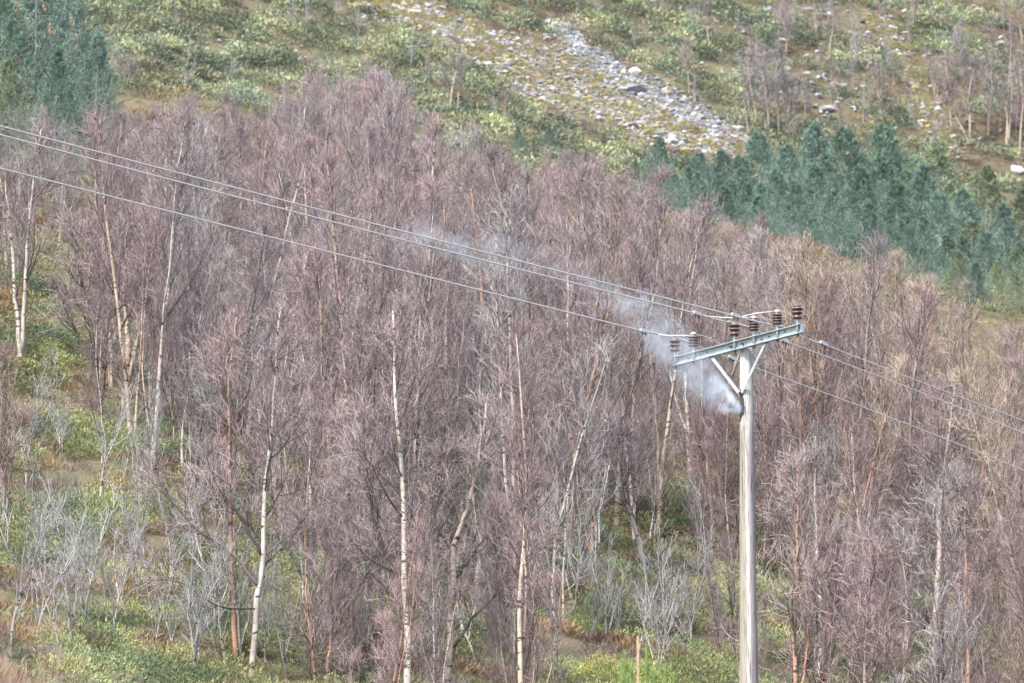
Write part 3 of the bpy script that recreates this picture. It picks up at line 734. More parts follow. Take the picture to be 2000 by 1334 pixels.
for i, ((px, py, hpx), q) in enumerate(zip(saps, pts)):
    k = i % 8; H = 1.15 * hpx / F * q[1]; s = H / 3.0
    lab = SAPLAB.get(i) or ('pale grey sapling in the juniper at lower left' if px < 600 and py > 1050 else 'thin grey sapling on the heathery bank at left' if px < 600 else 'grey sapling stems among the twiggy birches at bottom centre' if px < 1100 else 'pale grey sapling in the green hollow left of the pole')
    bj = prng.uniform(0.65, 1.1); bk = tuple(c * bj for c in PALEG); tw = tuple(c * 0.78 for c in bk)
    if k not in sfirst: sfirst[k] = tree_thing('sapling', *sap_protos[k], q - zz * 0.05, lab, 'sapling', SAP, bk, tw, prng.uniform(0, 6), s)
    else:
        t, kids = copy_thing(sfirst[k], q - zz * 0.05, prng.uniform(0, 6), s, lab, SAP)
        for c in kids: c.color = (*(bk if c.name.startswith('trunk') else tw), 1)

# bare trees scattered over the upper slope
far_protos = []
for k in range(4):
    rs = np.random.RandomState(500 + k); st = [stem_path(rs, 6.0, 0.085, 0.06, 0.05)]
    if k % 2:
        p, r = stem_path(rs, 5.0, 0.07, 0.18, 0.05); st.append((p, r))
    far_protos.append(make_birch(520 + k, st, t0=0.3, spread=0.26, dens=0.7, thick=2.3, fine=k < 2))
snag = []
for k in range(2):
    rs = np.random.RandomState(540 + k); gt, gc = Geo(), Geo()
    for q in range(2 + k):
        p, r = stem_path(rs, 6.0 * (1 - 0.15 * q), 0.075, 0.08, 0.04); gt.tubes(p[None], r[None], 7, 0, True)
        l1, q1 = grow(rs, p[None], r[None], 12, 0.2, 0.97, lambda t, L: L * 0.24 * (1.2 - t), (30, 60), 6, 0.10, 0.10, 0.5, 0.012)
        l2, q2 = grow(rs, l1, q1, 4, 0.2, 0.95, lambda t, L: 0.2 + 0.35 * L, (25, 50), 4, 0.1, 0.12, 0.6, 0.010)
        gc.tubes(l1, q1, 4, 0); gc.tubes(l2, q2, 3, 0)
    snag.append((gt.mesh('trunk', [BIRCH], True), gc.mesh('crown', [TWIG], True)))
SL = 'bare trees scattered over the upper slope'
far = [  # px, py of the foot, height in px, kind (0-3 twiggy, 4-5 snag), label
    (580, 62, 100, 4, None), (598, 70, 90, 5, None), (355, 195, 130, 4, None), (345, 60, 70, 4, None), (800, 138, 100, 4, 'grey bare trunk alone on the slope left of the scree'), (452, 172, 80, 5, None), (495, 45, 60, 4, None), (700, 70, 80, 5, None),
    (655, 30, 60, 4, None), (880, 215, 160, 0, 'mauve bare tree just below the left end of the scree'), (895, 218, 120, 1, None), (835, 190, 90, 2, None), (970, 235, 80, 4, None), (985, 240, 70, 2, None), (1110, 255, 70, 4, 'small grey snag under the middle of the scree'),
    (1035, 90, 45, 4, None), (1030, 20, 60, 4, None), (955, 20, 60, 5, None), (1125, 30, 60, 4, None), (1150, 190, 60, 2, None), (1240, 90, 55, 4, None), (1295, 45, 60, 4, None), (1345, 50, 65, 4, None), (1415, 180, 70, 4, None),
    (1480, 262, 190, 0, 'leftmost of the clump of mauve bare trees above the spruces'), (1500, 272, 205, 1, None), (1520, 275, 195, 2, None), (1545, 270, 180, 3, None), (1465, 240, 150, 2, None), (1575, 250, 120, 0, None),
    (1550, 55, 75, 5, 'pale twin trunks at the top edge above the bare clump'), (1640, 85, 80, 2, None), (1665, 95, 90, 4, None), (1685, 245, 110, 4, None), (1695, 150, 90, 2, None), (1730, 190, 70, 4, None),
    (1850, 28, 70, 5, None), (1815, 25, 60, 4, None), (1860, 260, 170, 0, None), (1895, 285, 190, 1, None), (1930, 270, 190, 2, None), (1965, 290, 190, 3, None), (1995, 315, 210, 0, None), (1880, 160, 120, 1, None), (1940, 130, 110, 2, None), (1985, 150, 120, 0, None), (1825, 190, 110, 3, None), (1960, 60, 90, 4, None),
    (2030, 300, 190, 1, None), (1590, 20, 60, 2, None), (1720, 40, 70, 3, None), (260, 130, 70, 2, None), (230, 215, 110, 1, 'bare rosy tree at the right edge of the big spruces'), (245, 230, 100, 3, None), (1380, 240, 70, 2, None), (1440, 60, 50, 4, None), (620, 250, 110, 2, None), (555, 230, 100, 5, None), (480, 230, 90, 4, None)]
_fr = random.Random(8)
for _ in range(135):
    px, py = _fr.uniform(640, 2010), _fr.uniform(10, 290)
    if px < 1300 and _fr.random() < 0.5: continue
    if py < crownline(px) - 110 and band_dist(np.array([px]), np.array([py]))[0] > 1.0: far.append((px, py, _fr.uniform(45, 120), _fr.randrange(6) if px > 1300 else 4, None))
pts = ground_hit([f[0] for f in far], [f[1] for f in far], 200)
ffirst = {}
for (px, py, hpx, k, lab), q in zip(far, pts):
    H = hpx / F * q[1]; s = H / 6.0
    if lab is None:
        lab = 'grey snag among the junipers of the upper slope, left of the scree' if k > 3 and px < 800 else 'grey snag on the upper slope right of the scree top' if k > 3 and px > 1000 else 'thin grey tree near the left end of the scree' if px < 1000 else 'mauve bare tree in the clump above the spruces' if px < 1600 and py > 200 else 'mauve bare tree in the grove at the upper right edge' if px > 1800 else 'small bare tree on the stony upper right slope'
    bj = prng.uniform(0.7, 0.95); bk = tuple(c * bj for c in (PALEG if k > 3 else TANB)); tw = tuple(c * 0.7 for c in PALEG) if k > 3 else prng.choice([MAUVE, GREYT, DUST])
    me = (far_protos + snag)[k]
    if k not in ffirst: ffirst[k] = tree_thing('bare_tree', *me, q - zz * 0.1, lab, 'bare tree', SL, bk, tw, prng.uniform(0, 6), s)
    else:
        t, kids = copy_thing(ffirst[k], q - zz * 0.1, prng.uniform(0, 6), s, lab, SL)
        for c in kids: c.color = (*(bk if c.name.startswith('trunk') else tw), 1)

# ------------------------------------------------------------------ spruces
def leaves(geo, rs, pos, d, l, wd, mi=0):
    """one lens-shaped leaf blade per row of pos, along d"""
    n = len(pos); side = unit(np.cross(d, unit(rs.normal(size=(n, 3))))); l = l[:, None]; wd = wd[:, None]
    v = np.stack([pos, pos + d * l * 0.45 + side * wd, pos + d * l, pos + d * l * 0.45 - side * wd], 1)
    f = np.arange(n)[:, None] * 4 + np.arange(4)[None]
    geo.add(v, f, mi)
def make_spruce(seed, H=10.0, wide=0.24):
    rs = np.random.RandomState(seed); gt, gc = Geo(), Geo()
    p, r = stem_path(rs, H, 0.13, 0.02, 0.012); gt.tubes(p[None], r[None], 8, 0, True)
    nb = int(H * 17)
    l1, q1 = grow(rs, p[None], r[None], nb, 0.06, 0.985, lambda t, L: L * wide * (1.01 - t) ** 1.0 + 0.06, (60, 92), 7, 0.03, 0.05, 0.25, 0.004, whorl=21)
    sag = np.linspace(0, 1, 7)[None, :]; ln = np.linalg.norm(l1[:, -1] - l1[:, 0], axis=1)[:, None]
    l1[:, :, 2] += ln * (-0.36 * np.sin(sag * 2.2) + 0.26 * sag ** 3)
    gt.tubes(l1, q1, 3, 0)
    l2, q2 = grow(rs, l1, q1, 13, 0.25, 1.0, lambda t, L: 0.16 + 0.30 * L * (1.1 - t), (30, 60), 5, 0.03, 0.09, 0.6, 0.003)
    pos = l2[:, 1:].reshape(-1, 3); dd = unit(np.repeat(l2[:, -1] - l2[:, 0], 4, 0))
    for _ in range(3):
        n = len(pos); di = unit(dd + rs.normal(0, 0.45, (n, 3)) + np.array([0, 0, 0.12]))
        leaves(gc, rs, pos + rs.normal(0, 0.03, (n, 3)), di, rs.uniform(0.14, 0.30, n), rs.uniform(0.014, 0.028, n))
    tip = p[-4:]; n = 60
    leaves(gc, rs, tip[rs.randint(0, 4, n)], unit(rs.normal(0, 0.4, (n, 3)) + zz), rs.uniform(0.15, 0.35, n), rs.uniform(0.015, 0.03, n))
    return gt.mesh('trunk', [LIMB], True), gc.mesh('crown', [NEEDLE], False)
CONE = mat_plain('spruce_cones', (0.42, 0.22, 0.10), 0.8, 0, 0.2, 0.3)
def hang_cones(tree, seed, H, wide):
    """small clusters of hanging cones near the top, each a part of its tree"""
    rs = np.random.RandomState(seed)
    for i in range(16):
        t = rs.uniform(0.40, 0.85); a = rs.uniform(3.4, 6.0); r = H * wide * (1.02 - t) * rs.uniform(0.75, 0.98); g = Geo()
        for q in range(4):
            g.lathe((r * math.cos(a) + rs.normal(0, 0.10), r * math.sin(a) + rs.normal(0, 0.06), t * H + rs.normal(0, 0.14)), [(0.012, 0), (0.042, 0.04), (0.038, 0.12), (0.012, 0.17)], 6)
        obj('cone_cluster', g.mesh('cone_cluster', [CONE], True), tree)
sp = [make_spruce(600 + k, 10.0, (0.58, 0.50, 0.64, 0.54)[k]) for k in range(4)]
TEAL, BLUEG, OLIVEG = (0.115, 0.183, 0.128), (0.13, 0.196, 0.152), (0.185, 0.225, 0.13)
SPG = 'spruces of the stand on the right'
spf = {}
def spruce(px, py, H, k, lab, colr, grp=SPG, q=None, cone=False):
    if q is None: q = ground_hit(px, py, 120)[0]
    s = H / 10.0; q = q - zz * 0.15
    if k not in spf:
        t = thing('spruce_tree', q, lab, 'spruce tree', grp); t.scale = (s,) * 3
        a = obj('trunk', sp[k][0], t); c = obj('crown', sp[k][1], t); c.color = (*colr, 1); spf[k] = t
    else:
        t, kids = copy_thing(spf[k], q, prng.uniform(0, 6.28), s, lab, grp)
        for c in kids:
            if c.name.startswith('crown'): c.color = (*colr, 1)
    return t
TL = np.array([(1180, 325), (1260, 305), (1330, 310), (1420, 265), (1470, 228), (1560, 222), (1640, 214), (1700, 224), (1780, 252), (1860, 254), (1900, 300), (1960, 315), (2000, 350), (2200, 440)], float)
LG = 'big spruces at the upper left'
def at(px, d_):
    x_ = (px - 1000) / F * d_ * 1.03; return np.array([x_, d_, float(ground(x_, d_))])
def spot(px, d_, top):
    q = at(px, d_); return q, (float(project(q)[1]) - top) / F * d_ * 1.02
for px, d_, top, k, lab, colr in (
        (66, 154, -175, 0, 'big dark teal spruce at the upper left, hung with orange cones', BLUEG), (132, 158, -70, 2, 'blue-green spruce leaning over the slope, right of the cone-hung one', BLUEG),
        (-14, 152, -120, 1, 'green spruce cut off by the left edge at the top', TEAL), (178, 153, 45, 3, 'shorter blue-green spruce at the right end of the upper left group', BLUEG),
        (20, 146, 95, 3, 'olive spruce low beneath the big spruces at upper left', OLIVEG), (100, 148, 70, 1, 'dark green spruce low beneath the cone-hung one', TEAL)):
    q, H = spot(px, d_, top); t_ = spruce(0, 0, H, k, lab, colr, LG, q=q); t_.scale = (t_.scale[0] * 0.72, t_.scale[1] * 0.72, t_.scale[2])
lt = spf[0]
for (px, py, hp_, lab) in ((1015, 300, 62, 'small lone spruce poking from the birches, left one of two'), (1075, 300, 60, 'small lone spruce poking from the birches, right one of two'), (1240, 365, 60, 'little spruce at the left tip of the spruce stand'), (945, 300, 40, 'tiny spruce under the left half of the scree')):
    q = ground_hit(px, py, 120)[0]; spruce(px, py, hp_ / F * q[1], prng.randrange(4), lab, TEAL, q=q)
ns = 0
for row, drow in enumerate((302, 282, 260, 238, 214, 192, 180, 170)):
    px = (1262 if row < 6 else 1780 if row == 6 else 1850) + prng.uniform(0, 40)
    while px < 2120:
        tl = float(np.interp(px, TL[:, 0], TL[:, 1])); cl = crownline(px)
        top = tl + (cl - 30 - tl) * min(row, 5) / 5.0 - (35 if row == 6 else 0) + (-15 if row == 7 else 0) + (prng.uniform(-14, 34) if row else prng.uniform(-12, 30))
        d_ = drow + prng.uniform(-8, 8); x_ = (px - 1000) / F * d_ * 1.03; q = np.array([x_, d_, float(ground(x_, d_))])
        ppx_, ppy_ = project(q); H = max(3.0 if row < 6 else 1.6, (ppy_ - top) / F * d_ * 1.02)
        colr = prng.choice([TEAL, BLUEG, BLUEG, TEAL]) if px < 1820 else prng.choice([OLIVEG, OLIVEG, TEAL, BLUEG])
        nm = 'olive' if colr is OLIVEG else 'blue-green' if colr is BLUEG else 'dark green'
        rowt = ('in the back row under the stony slope', 'in the second row of the stand', 'in the middle of the stand', 'in the fourth row of the stand', 'near the front of the stand', 'in the front row behind the straw-tinted birches', 'in the lowest row by the wood', 'in the lowest row by the wood')[row]
        sd_ = 'its left end' if px < 1430 else 'its middle' if px < 1720 else 'its right end'
        spruce(px, ppy_, H, prng.randrange(4), f'{nm} spruce {rowt}, at {sd_}', (lambda j_: tuple(c * j_ for c in colr))(prng.uniform(0.8, 1.25)), q=q); ns += 1
        px += prng.uniform(60, 105) * (0.42 if row > 5 else 1) * (0.8 if px < 1420 else 1)
hang_cones(lt, 650, 10.0, 0.58)
print('spruces', ns)

# ------------------------------------------------------------------ ground cover (nobody could count it)
def clump(seed, n, R=0.5, flat=0.6, l=0.4, wd=0.09, up=0.5):
    rs = np.random.RandomState(seed); d = unit(np.abs(rs.normal(size=(n, 3))) * np.array([1, 1, 1]) * np.where(rs.rand(n, 3) < 0.5, -1, 1)); d[:, 2] = np.abs(d[:, 2])
    pos = d * (R * rs.uniform(0.45, 0.95, n) ** 0.7)[:, None] * np.array([1, 1, flat])
    di = unit(d + rs.normal(0, 0.75, (n, 3)) + np.array([0, 0, up])); g = Geo()
    leaves(g, rs, pos, di, rs.uniform(0.6, 1.2, n) * l * R, rs.uniform(0.7, 1.2, n) * wd * R)
    return np.concatenate(g.v)
def scatter(name, tmpl, pos, scale, tints, mat, label):
    rs = np.random.RandomState(len(pos)); n = len(pos); V = []; C = []
    which = rs.randint(0, len(tmpl), n)
    for k, tv in enumerate(tmpl):
        i = np.where(which == k)[0]; a = rs.uniform(0, 6.28, len(i)); c, s = np.cos(a)[:, None], np.sin(a)[:, None]
        x = tv[None, :, 0] * c - tv[None, :, 1] * s; y = tv[None, :, 0] * s + tv[None, :, 1] * c
        v = np.stack([x, y, np.broadcast_to(tv[None, :, 2], x.shape)], -1) * scale[i][:, None, None] + pos[i][:, None, :]
        V.append(v.reshape(-1, 3)); C.append(np.repeat(tints[i], len(tv), 0))
    V = np.concatenate(V); f = np.arange(len(V)).reshape(-1, 4)
    o = obj(name, mesh_arrays(name, V, [f], [mat], col=np.concatenate(C)))
    return tag(o, label, kind='stuff')
def field(rs, n, d0, d1, margin=1.0):
    dmid = rs.uniform(d0 ** 2, d1 ** 2, n) ** 0.5; x = rs.uniform(-1, 1, n) * (0.093 * dmid + margin)
    return x, dmid
def lownoise(x, y, seed, wl):
    rs = np.random.RandomState(seed); s = 0
    for k in range(6):
        a, ph, f = rs.uniform(0, 6.28), rs.uniform(0, 6.28), 6.28 / (wl * rs.uniform(0.6, 1.6)); s = s + np.sin(f * (x * math.cos(a) + y * math.sin(a)) + ph)
    return s / 6 ** 0.5
JUN, HEA = mat_tint('juniper_sprays', 0.8, 0.15, 0.9), mat_tint('heather_sprays', 0.9, 0.1, 0.8)
far_t = [clump(700 + k, 150, 0.5, 0.85, 0.24, 0.05, 0.3) for k in range(5)]
wood_t = [clump(710 + k, 240, 0.5, 0.75, 0.20, 0.026, 0.4) for k in range(5)]
near_t = [clump(720 + k, 800, 0.5, 0.8, 0.13, 0.013, 0.4) for k in range(6)]
hea_far = [clump(740 + k, 130, 0.5, 0.6, 0.34, 0.025, 0.8) for k in range(4)]
hea_near = [clump(760 + k, 300, 0.5, 0.6, 0.35, 0.018, 1.0) for k in range(5)]
GR = np.array([(0.205, 0.225, 0.115), (0.155, 0.19, 0.11), (0.26, 0.265, 0.125), (0.085, 0.11, 0.07), (0.22, 0.20, 0.12)])
BR = np.array([(0.20, 0.135, 0.09), (0.14, 0.08, 0.06), (0.27, 0.18, 0.095), (0.16, 0.125, 0.115), (0.23, 0.20, 0.11)])
rs = np.random.RandomState(77)
PJ, SJ, TJ, PH, SH, TH = [], [], [], [], [], []
# upper slope
x, y = field(rs, 17500, 285, 385, 9); z = ground(x, y)
px, py = project(np.stack([x, y, z], -1)); b_ = band_dist(px, py)
nn = lownoise(x, y, 1, 9) + 0.6 * lownoise(x, y, 2, 3.2) - 0.0007 * (px - 900)
nn -= np.where(px > 1500, 0.45, 0)
isj = (nn > -1.0) & (b_ > 1.15 + 0.4 * rs.rand(len(x))); ish = (~isj) & (b_ > 0.95) & (rs.rand(len(x)) < 0.85)
for m_, A, B, C, pal, smin, smax in ((isj, PJ, SJ, TJ, GR, 0.6, 2.3), (ish, PH, SH, TH, BR, 0.5, 1.2)):
    A.append(np.stack([x, y, z - 0.05], -1)[m_]); n = m_.sum(); B.append(rs.uniform(smin, smax, n))
    shade = 1 + 0.35 * lownoise(x[m_], y[m_], 8, 5)[:, None]
    C.append(pal[rs.randint(0, 5, n)] * np.clip(shade, 0.6, 1.5))
scatter('juniper_scrub', far_t, np.concatenate(PJ), np.concatenate(SJ), np.concatenate(TJ) * np.array([1.12, 1.15, 1.25]), JUN, 'green juniper scrub covering the upper slope')
scatter('heather_scrub', hea_far, np.concatenate(PH), np.concatenate(SH), np.concatenate(TH), HEA, 'brown heather between the junipers of the upper slope')
x, y = field(rs, 16500, 285, 385, 9); z = ground(x, y)
scatter('moor_grass', hea_far, np.stack([x, y, z - 0.02], -1), rs.uniform(0.25, 0.6, len(x)), np.array([(0.21, 0.175, 0.13), (0.27, 0.26, 0.17), (0.17, 0.14, 0.125), (0.22, 0.24, 0.15), (0.30, 0.23, 0.14)])[rs.randint(0, 5, len(x))], HEA, 'low grass and heath matting the upper slope')
# forest floor
x, y = field(rs, 10000, 116, 225, 8); z = ground(x, y); nn = lownoise(x, y, 3, 6)
m_ = nn > 0.1
scatter('woodland_juniper', wood_t, np.stack([x, y, z - 0.05], -1)[m_], rs.uniform(0.5, 1.3, m_.sum()), GR[rs.randint(0, 5, m_.sum())] * rs.uniform(0.7, 1.2, (m_.sum(), 1)), JUN, 'green juniper undergrowth on the floor of the wood')
m_ = ~m_
scatter('woodland_heather', hea_far, np.stack([x, y, z - 0.05], -1)[m_], rs.uniform(0.5, 1.2, m_.sum()), BR[rs.randint(0, 5, m_.sum())], HEA, 'brown heather and dead fern on the floor of the wood')
# near bank
x, y = field(rs, 5200, 82, 128, 5.5); z = ground(x, y); px, py = project(np.stack([x, y, z], -1))
nn = lownoise(x, y, 4, 5) + 0.5 * lownoise(x, y, 5, 2.2); hum = np.exp(-(((x + 7.9) / 1.3) ** 2 + ((y - 84) / 4.0) ** 2))
m_ = (nn > -0.25) & (hum < 0.45)
tint_ = GR[rs.randint(0, 5, m_.sum())] * np.clip(1.15 + 0.3 * lownoise(x[m_], y[m_], 9, 4), 0.7, 1.6)[:, None]
tint_ *= np.array([1.06, 1.08, 0.95])
tint_[(px[m_] > 1050) & (px[m_] < 1300) & (py[m_] > 1230)] *= np.array([1.45, 1.45, 1.1])
scatter('juniper_bank', near_t, np.stack([x, y, z - 0.08], -1)[m_], rs.uniform(0.7, 1.5, m_.sum()), tint_, JUN, 'feathery green juniper covering the near bank')
m_ = (nn <= -0.05) & (hum < 0.75) & (rs.rand(len(x)) < 0.8)
scatter('heather_bank', hea_near, np.stack([x, y, z - 0.05], -1)[m_], rs.uniform(0.5, 1.1, m_.sum()), BR[rs.randint(0, 5, m_.sum())] * 1.15, HEA, 'brown heather and fern between the near junipers')
x, y = field(rs, 7500, 83, 175, 7); z = ground(x, y)
scatter('heath_litter', hea_far, np.stack([x, y, z - 0.03], -1), rs.uniform(0.25, 0.6, len(x)), np.array([(0.17, 0.13, 0.085), (0.20, 0.21, 0.11), (0.14, 0.10, 0.08), (0.17, 0.19, 0.10), (0.24, 0.16, 0.085)])[rs.randint(0, 5, len(x))], HEA, 'grass, moss and dead bracken matting the ground of the bank and wood')
# dry grass on the hummock
x = -7.9 + rs.normal(0, 1.0, 900); y = 84 + rs.normal(0, 2.6, 900)
scatter('dry_grass', [clump(780 + k, 40, 0.25, 0.8, 1.1, 0.03, 1.6) for k in range(4)], np.stack([x, y, ground(x, y) - 0.02], -1), rs.uniform(0.5, 1.1, 900), np.array([(0.30, 0.21, 0.125), (0.34, 0.26, 0.17), (0.25, 0.15, 0.08)])[rs.randint(0, 3, 900)], HEA, 'blond dry grass on the hummock at the bottom left corner')

# ------------------------------------------------------------------ stones
def mat_rock():
    m, t, b = new_mat('lichened_stone', 0.9, 0.2)
    a = N(t, 'ShaderNodeAttribute', attribute_name='tint'); n = noise(t, coord(t), 3.5, 4)
    c = mixc(t, ramp(t, n, [(0.42, (0, 0, 0)), (0.6, (0.6, 0.6, 0.6))]), a.outputs['Color'], (0.16, 0.155, 0.15))
    t.links.new(c, b.inputs['Base Color']); return m
ROCK = mat_rock()
_phi = (1 + 5 ** 0.5) / 2
ICO = unit(np.array([(-1, _phi, 0), (1, _phi, 0), (-1, -_phi, 0), (1, -_phi, 0), (0, -1, _phi), (0, 1, _phi), (0, -1, -_phi), (0, 1, -_phi), (_phi, 0, -1), (_phi, 0, 1), (-_phi, 0, -1), (-_phi, 0, 1)], float))
ICF = np.array([(0, 11, 5), (0, 5, 1), (0, 1, 7), (0, 7, 10), (0, 10, 11), (1, 5, 9), (5, 11, 4), (11, 10, 2), (10, 7, 6), (7, 1, 8), (3, 9, 4), (3, 4, 2), (3, 2, 6), (3, 6, 8), (3, 8, 9), (4, 9, 5), (2, 4, 11), (6, 2, 10), (8, 6, 7), (9, 8, 1)])
def rocks(name, pos, size, tints, label):
    rs = np.random.RandomState(len(pos)); n = len(pos)
    v = ICO[None] * rs.uniform(0.65, 1.25, (n, 12, 1)) * np.stack([rs.uniform(0.7, 1.3, n), rs.uniform(0.7, 1.2, n), rs.uniform(0.4, 0.8, n)], -1)[:, None, :]
    a = rs.uniform(0, 6.28, n); c, s = np.cos(a)[:, None], np.sin(a)[:, None]
    v = np.stack([v[..., 0] * c - v[..., 1] * s, v[..., 0] * s + v[..., 1] * c, v[..., 2]], -1) * size[:, None, None] + pos[:, None, :]
    f = (np.arange(n) * 12)[:, None, None] + ICF[None]
    return tag(obj(name, mesh_arrays(name, v, [f.reshape(-1, 3)], [ROCK], col=np.repeat(tints, 12, 0))), label, kind='stuff')
rs = np.random.RandomState(91)
GREYS = np.array([(0.14, 0.145, 0.155), (0.25, 0.25, 0.255), (0.38, 0.375, 0.37), (0.52, 0.51, 0.505), (0.36, 0.29, 0.10)])
def band_pts(B, n):
    B = np.array(B, float); t = rs.uniform(0, len(B) - 1, n); k = np.arange(len(B))
    px = np.interp(t, k, B[:, 0]); c = np.interp(t, k, B[:, 1]); hw = np.interp(t, k, B[:, 2])
    return px + rs.normal(0, 12, n), c + hw * np.clip(rs.normal(0, 0.56, n), -1.6, 1.6)
for i, (n, wts, lab) in enumerate(((13000, (0.12, 0.22, 0.26, 0.16, 0.24), 'pale lichened scree running down the upper slope'), (6500, (0.45, 0.34, 0.14, 0.05, 0.02), 'strip of grey scree above the pale scree'), (1800, (0.1, 0.2, 0.25, 0.2, 0.25), 'loose yellowish stones on the upper right slope'))):
    px, py = band_pts(BANDS[i], n); q = ground_hit(px, py, 220); k_ = lownoise(q[:, 0], q[:, 1], 20 + i, 3.0) > (-0.6, -1.5, -0.3)[i]; q = q[k_]; n = len(q)
    rocks('scree', q + np.array([0, 0, 0.05]), np.exp(rs.normal(-2.45, 0.5, n)), GREYS[rs.choice(5, n, p=wts)] * rs.uniform(0.8, 1.2, (n, 1)), lab)
# moss cushions among the scree
px, py = band_pts(BANDS[0], 900); px2, py2 = band_pts(BANDS[2], 400); q = ground_hit(np.concatenate([px, px2]), np.concatenate([py, py2]), 220)
scatter('yellow_moss', far_t, q - zz * 0.02, rs.uniform(0.35, 0.95, len(q)), np.array([(0.30, 0.265, 0.10), (0.26, 0.26, 0.12), (0.26, 0.19, 0.10)])[rs.randint(0, 3, len(q))], HEA, 'yellow moss and grass between the stones of the scree')
# boulders one can point at
BG = 'pale boulders on the upper slope'
bprot = []
for k in range(5):
    r2 = np.random.RandomState(900 + k); me = None
    v = ICO * r2.uniform(0.75, 1.2, (12, 1)) * np.array([1.1, 0.9, 0.7]); f = ICF
    mid = {}; vv = list(v); ff = []
    for a, b, c in f:
        ids = []
        for e in ((a, b), (b, c), (c, a)):
            kk = tuple(sorted(e))
            if kk not in mid: mid[kk] = len(vv); vv.append((v[e[0]] + v[e[1]]) / 2 * r2.uniform(0.98, 1.14))
            ids.append(mid[kk])
        ff += [(a, ids[0], ids[2]), (ids[0], b, ids[1]), (ids[2], ids[1], c), tuple(ids)]
    bprot.append(mesh_arrays('boulder', np.array(vv), [np.array(ff)], [ROCK], col=np.tile(np.array([(0.46, 0.45, 0.455)]), (len(vv), 1)) * r2.uniform(0.8, 1.1, (len(vv), 1))))
bl = [(195, 82, 14, 'pale boulder beside the right flank of the upper left spruces'), (320, 53, 14, 'long pale boulder left of the two white stones high on the left'), (405, 97, 12, 'bright white boulder, larger of a pair in the left junipers'), (345, 82, 8, None), (407, 130, 20, 'wide grey boulder lying flat in the left junipers'), (345, 42, 9, None), (497, 40, 9, None), (510, 145, 8, None), (495, 160, 7, None), (620, 155, 9, None), (690, 100, 8, None), (640, 20, 11, None), (845, 50, 10, None),
      (1035, 205, 16, 'yellow-topped slab just below the scree'), (1060, 195, 15, 'grey tent-shaped boulder just below the scree'), (960, 70, 20, 'broad grey slab at the head of the scree'), (1160, 45, 8, None), (1260, 60, 9, None), (1310, 110, 9, None), (1315, 65, 7, None), (1380, 80, 10, None), (1355, 105, 8, None), (1455, 205, 14, 'cluster-topping white boulder left of the bare clump'), (1465, 215, 10, None), (1415, 15, 9, None), (1500, 55, 7, None),
      (1480, 37, 8, None), (1550, 35, 9, None), (1575, 112, 18, 'tall white boulder between bare clump and stony slope'), (1585, 80, 11, None), (1600, 140, 9, None), (1640, 130, 10, None), (1645, 170, 18, 'grey-white boulder heap right of the bare clump'), (1615, 245, 11, None), (1620, 275, 9, None), (1630, 208, 8, None), (1675, 207, 9, None), (1705, 35, 10, None), (1722, 20, 9, None), (1770, 160, 11, None), (1760, 130, 9, None), (1800, 215, 18, 'blue-grey boulder, largest in the right-hand stones'), (1840, 230, 16, None), (1855, 240, 14, None), (1810, 275, 9, None),
      (1735, 105, 10, None), (1770, 90, 10, None), (1875, 115, 9, None), (1900, 115, 8, None), (1915, 40, 10, None), (1960, 45, 9, None), (1850, 85, 8, None), (1985, 335, 30, 'large pale rock at the right edge over the spruces'), (1940, 350, 12, None), (1975, 355, 10, None), (1745, 310, 9, None), (1750, 285, 8, None), (1530, 250, 8, None), (1690, 265, 9, None), (1420, 225, 8, None), (525, 370, 10, 'white stone glimpsed between the birches above the wires'), (1910, 22, 16, None), (730, 25, 12, None), (750, 40, 9, None), (270, 110, 7, None), (590, 90, 7, None)]
q = ground_hit([b[0] for b in bl], [b[1] for b in bl], 120); bf = {}
for i, ((px, py, sz, lab), p) in enumerate(zip(bl, q)):
    k = i % 5; s = sz / F * p[1] * 0.62
    if lab is None: lab = 'white stone in the junipers of the upper left slope' if px < 900 else 'white stone in the junipers above the scree' if px < 1420 else 'white stone around the bare clump of trees' if px < 1680 else 'white stone on the stony slope at upper right'
    if k not in bf: o = bf[k] = tag(obj('boulder', bprot[k], None, p), lab, 'boulder', BG)
    else:
        o = bf[k].copy(); COL.objects.link(o); o.location = tuple(p); o['label'] = lab
    o.scale = (s,) * 3; o.rotation_euler = (0, 0, prng.uniform(0, 6.28))
px, py = rs.uniform(200, 2000, 1100), rs.uniform(-10, 320, 1100); keep = (py < crownline(px) - 30) & ((px > 1350) | (rs.rand(1100) < 0.3)); keep &= ~((px < 230) & (py < 230))
q = ground_hit(px[keep], py[keep], 220)
rocks('scattered_stones', q + zz * 0.12, np.exp(rs.normal(-1.75, 0.45, len(q))), np.array([(0.45, 0.44, 0.445)]) * rs.uniform(0.75, 1.1, (len(q), 1)), 'small pale stones strewn between the junipers')

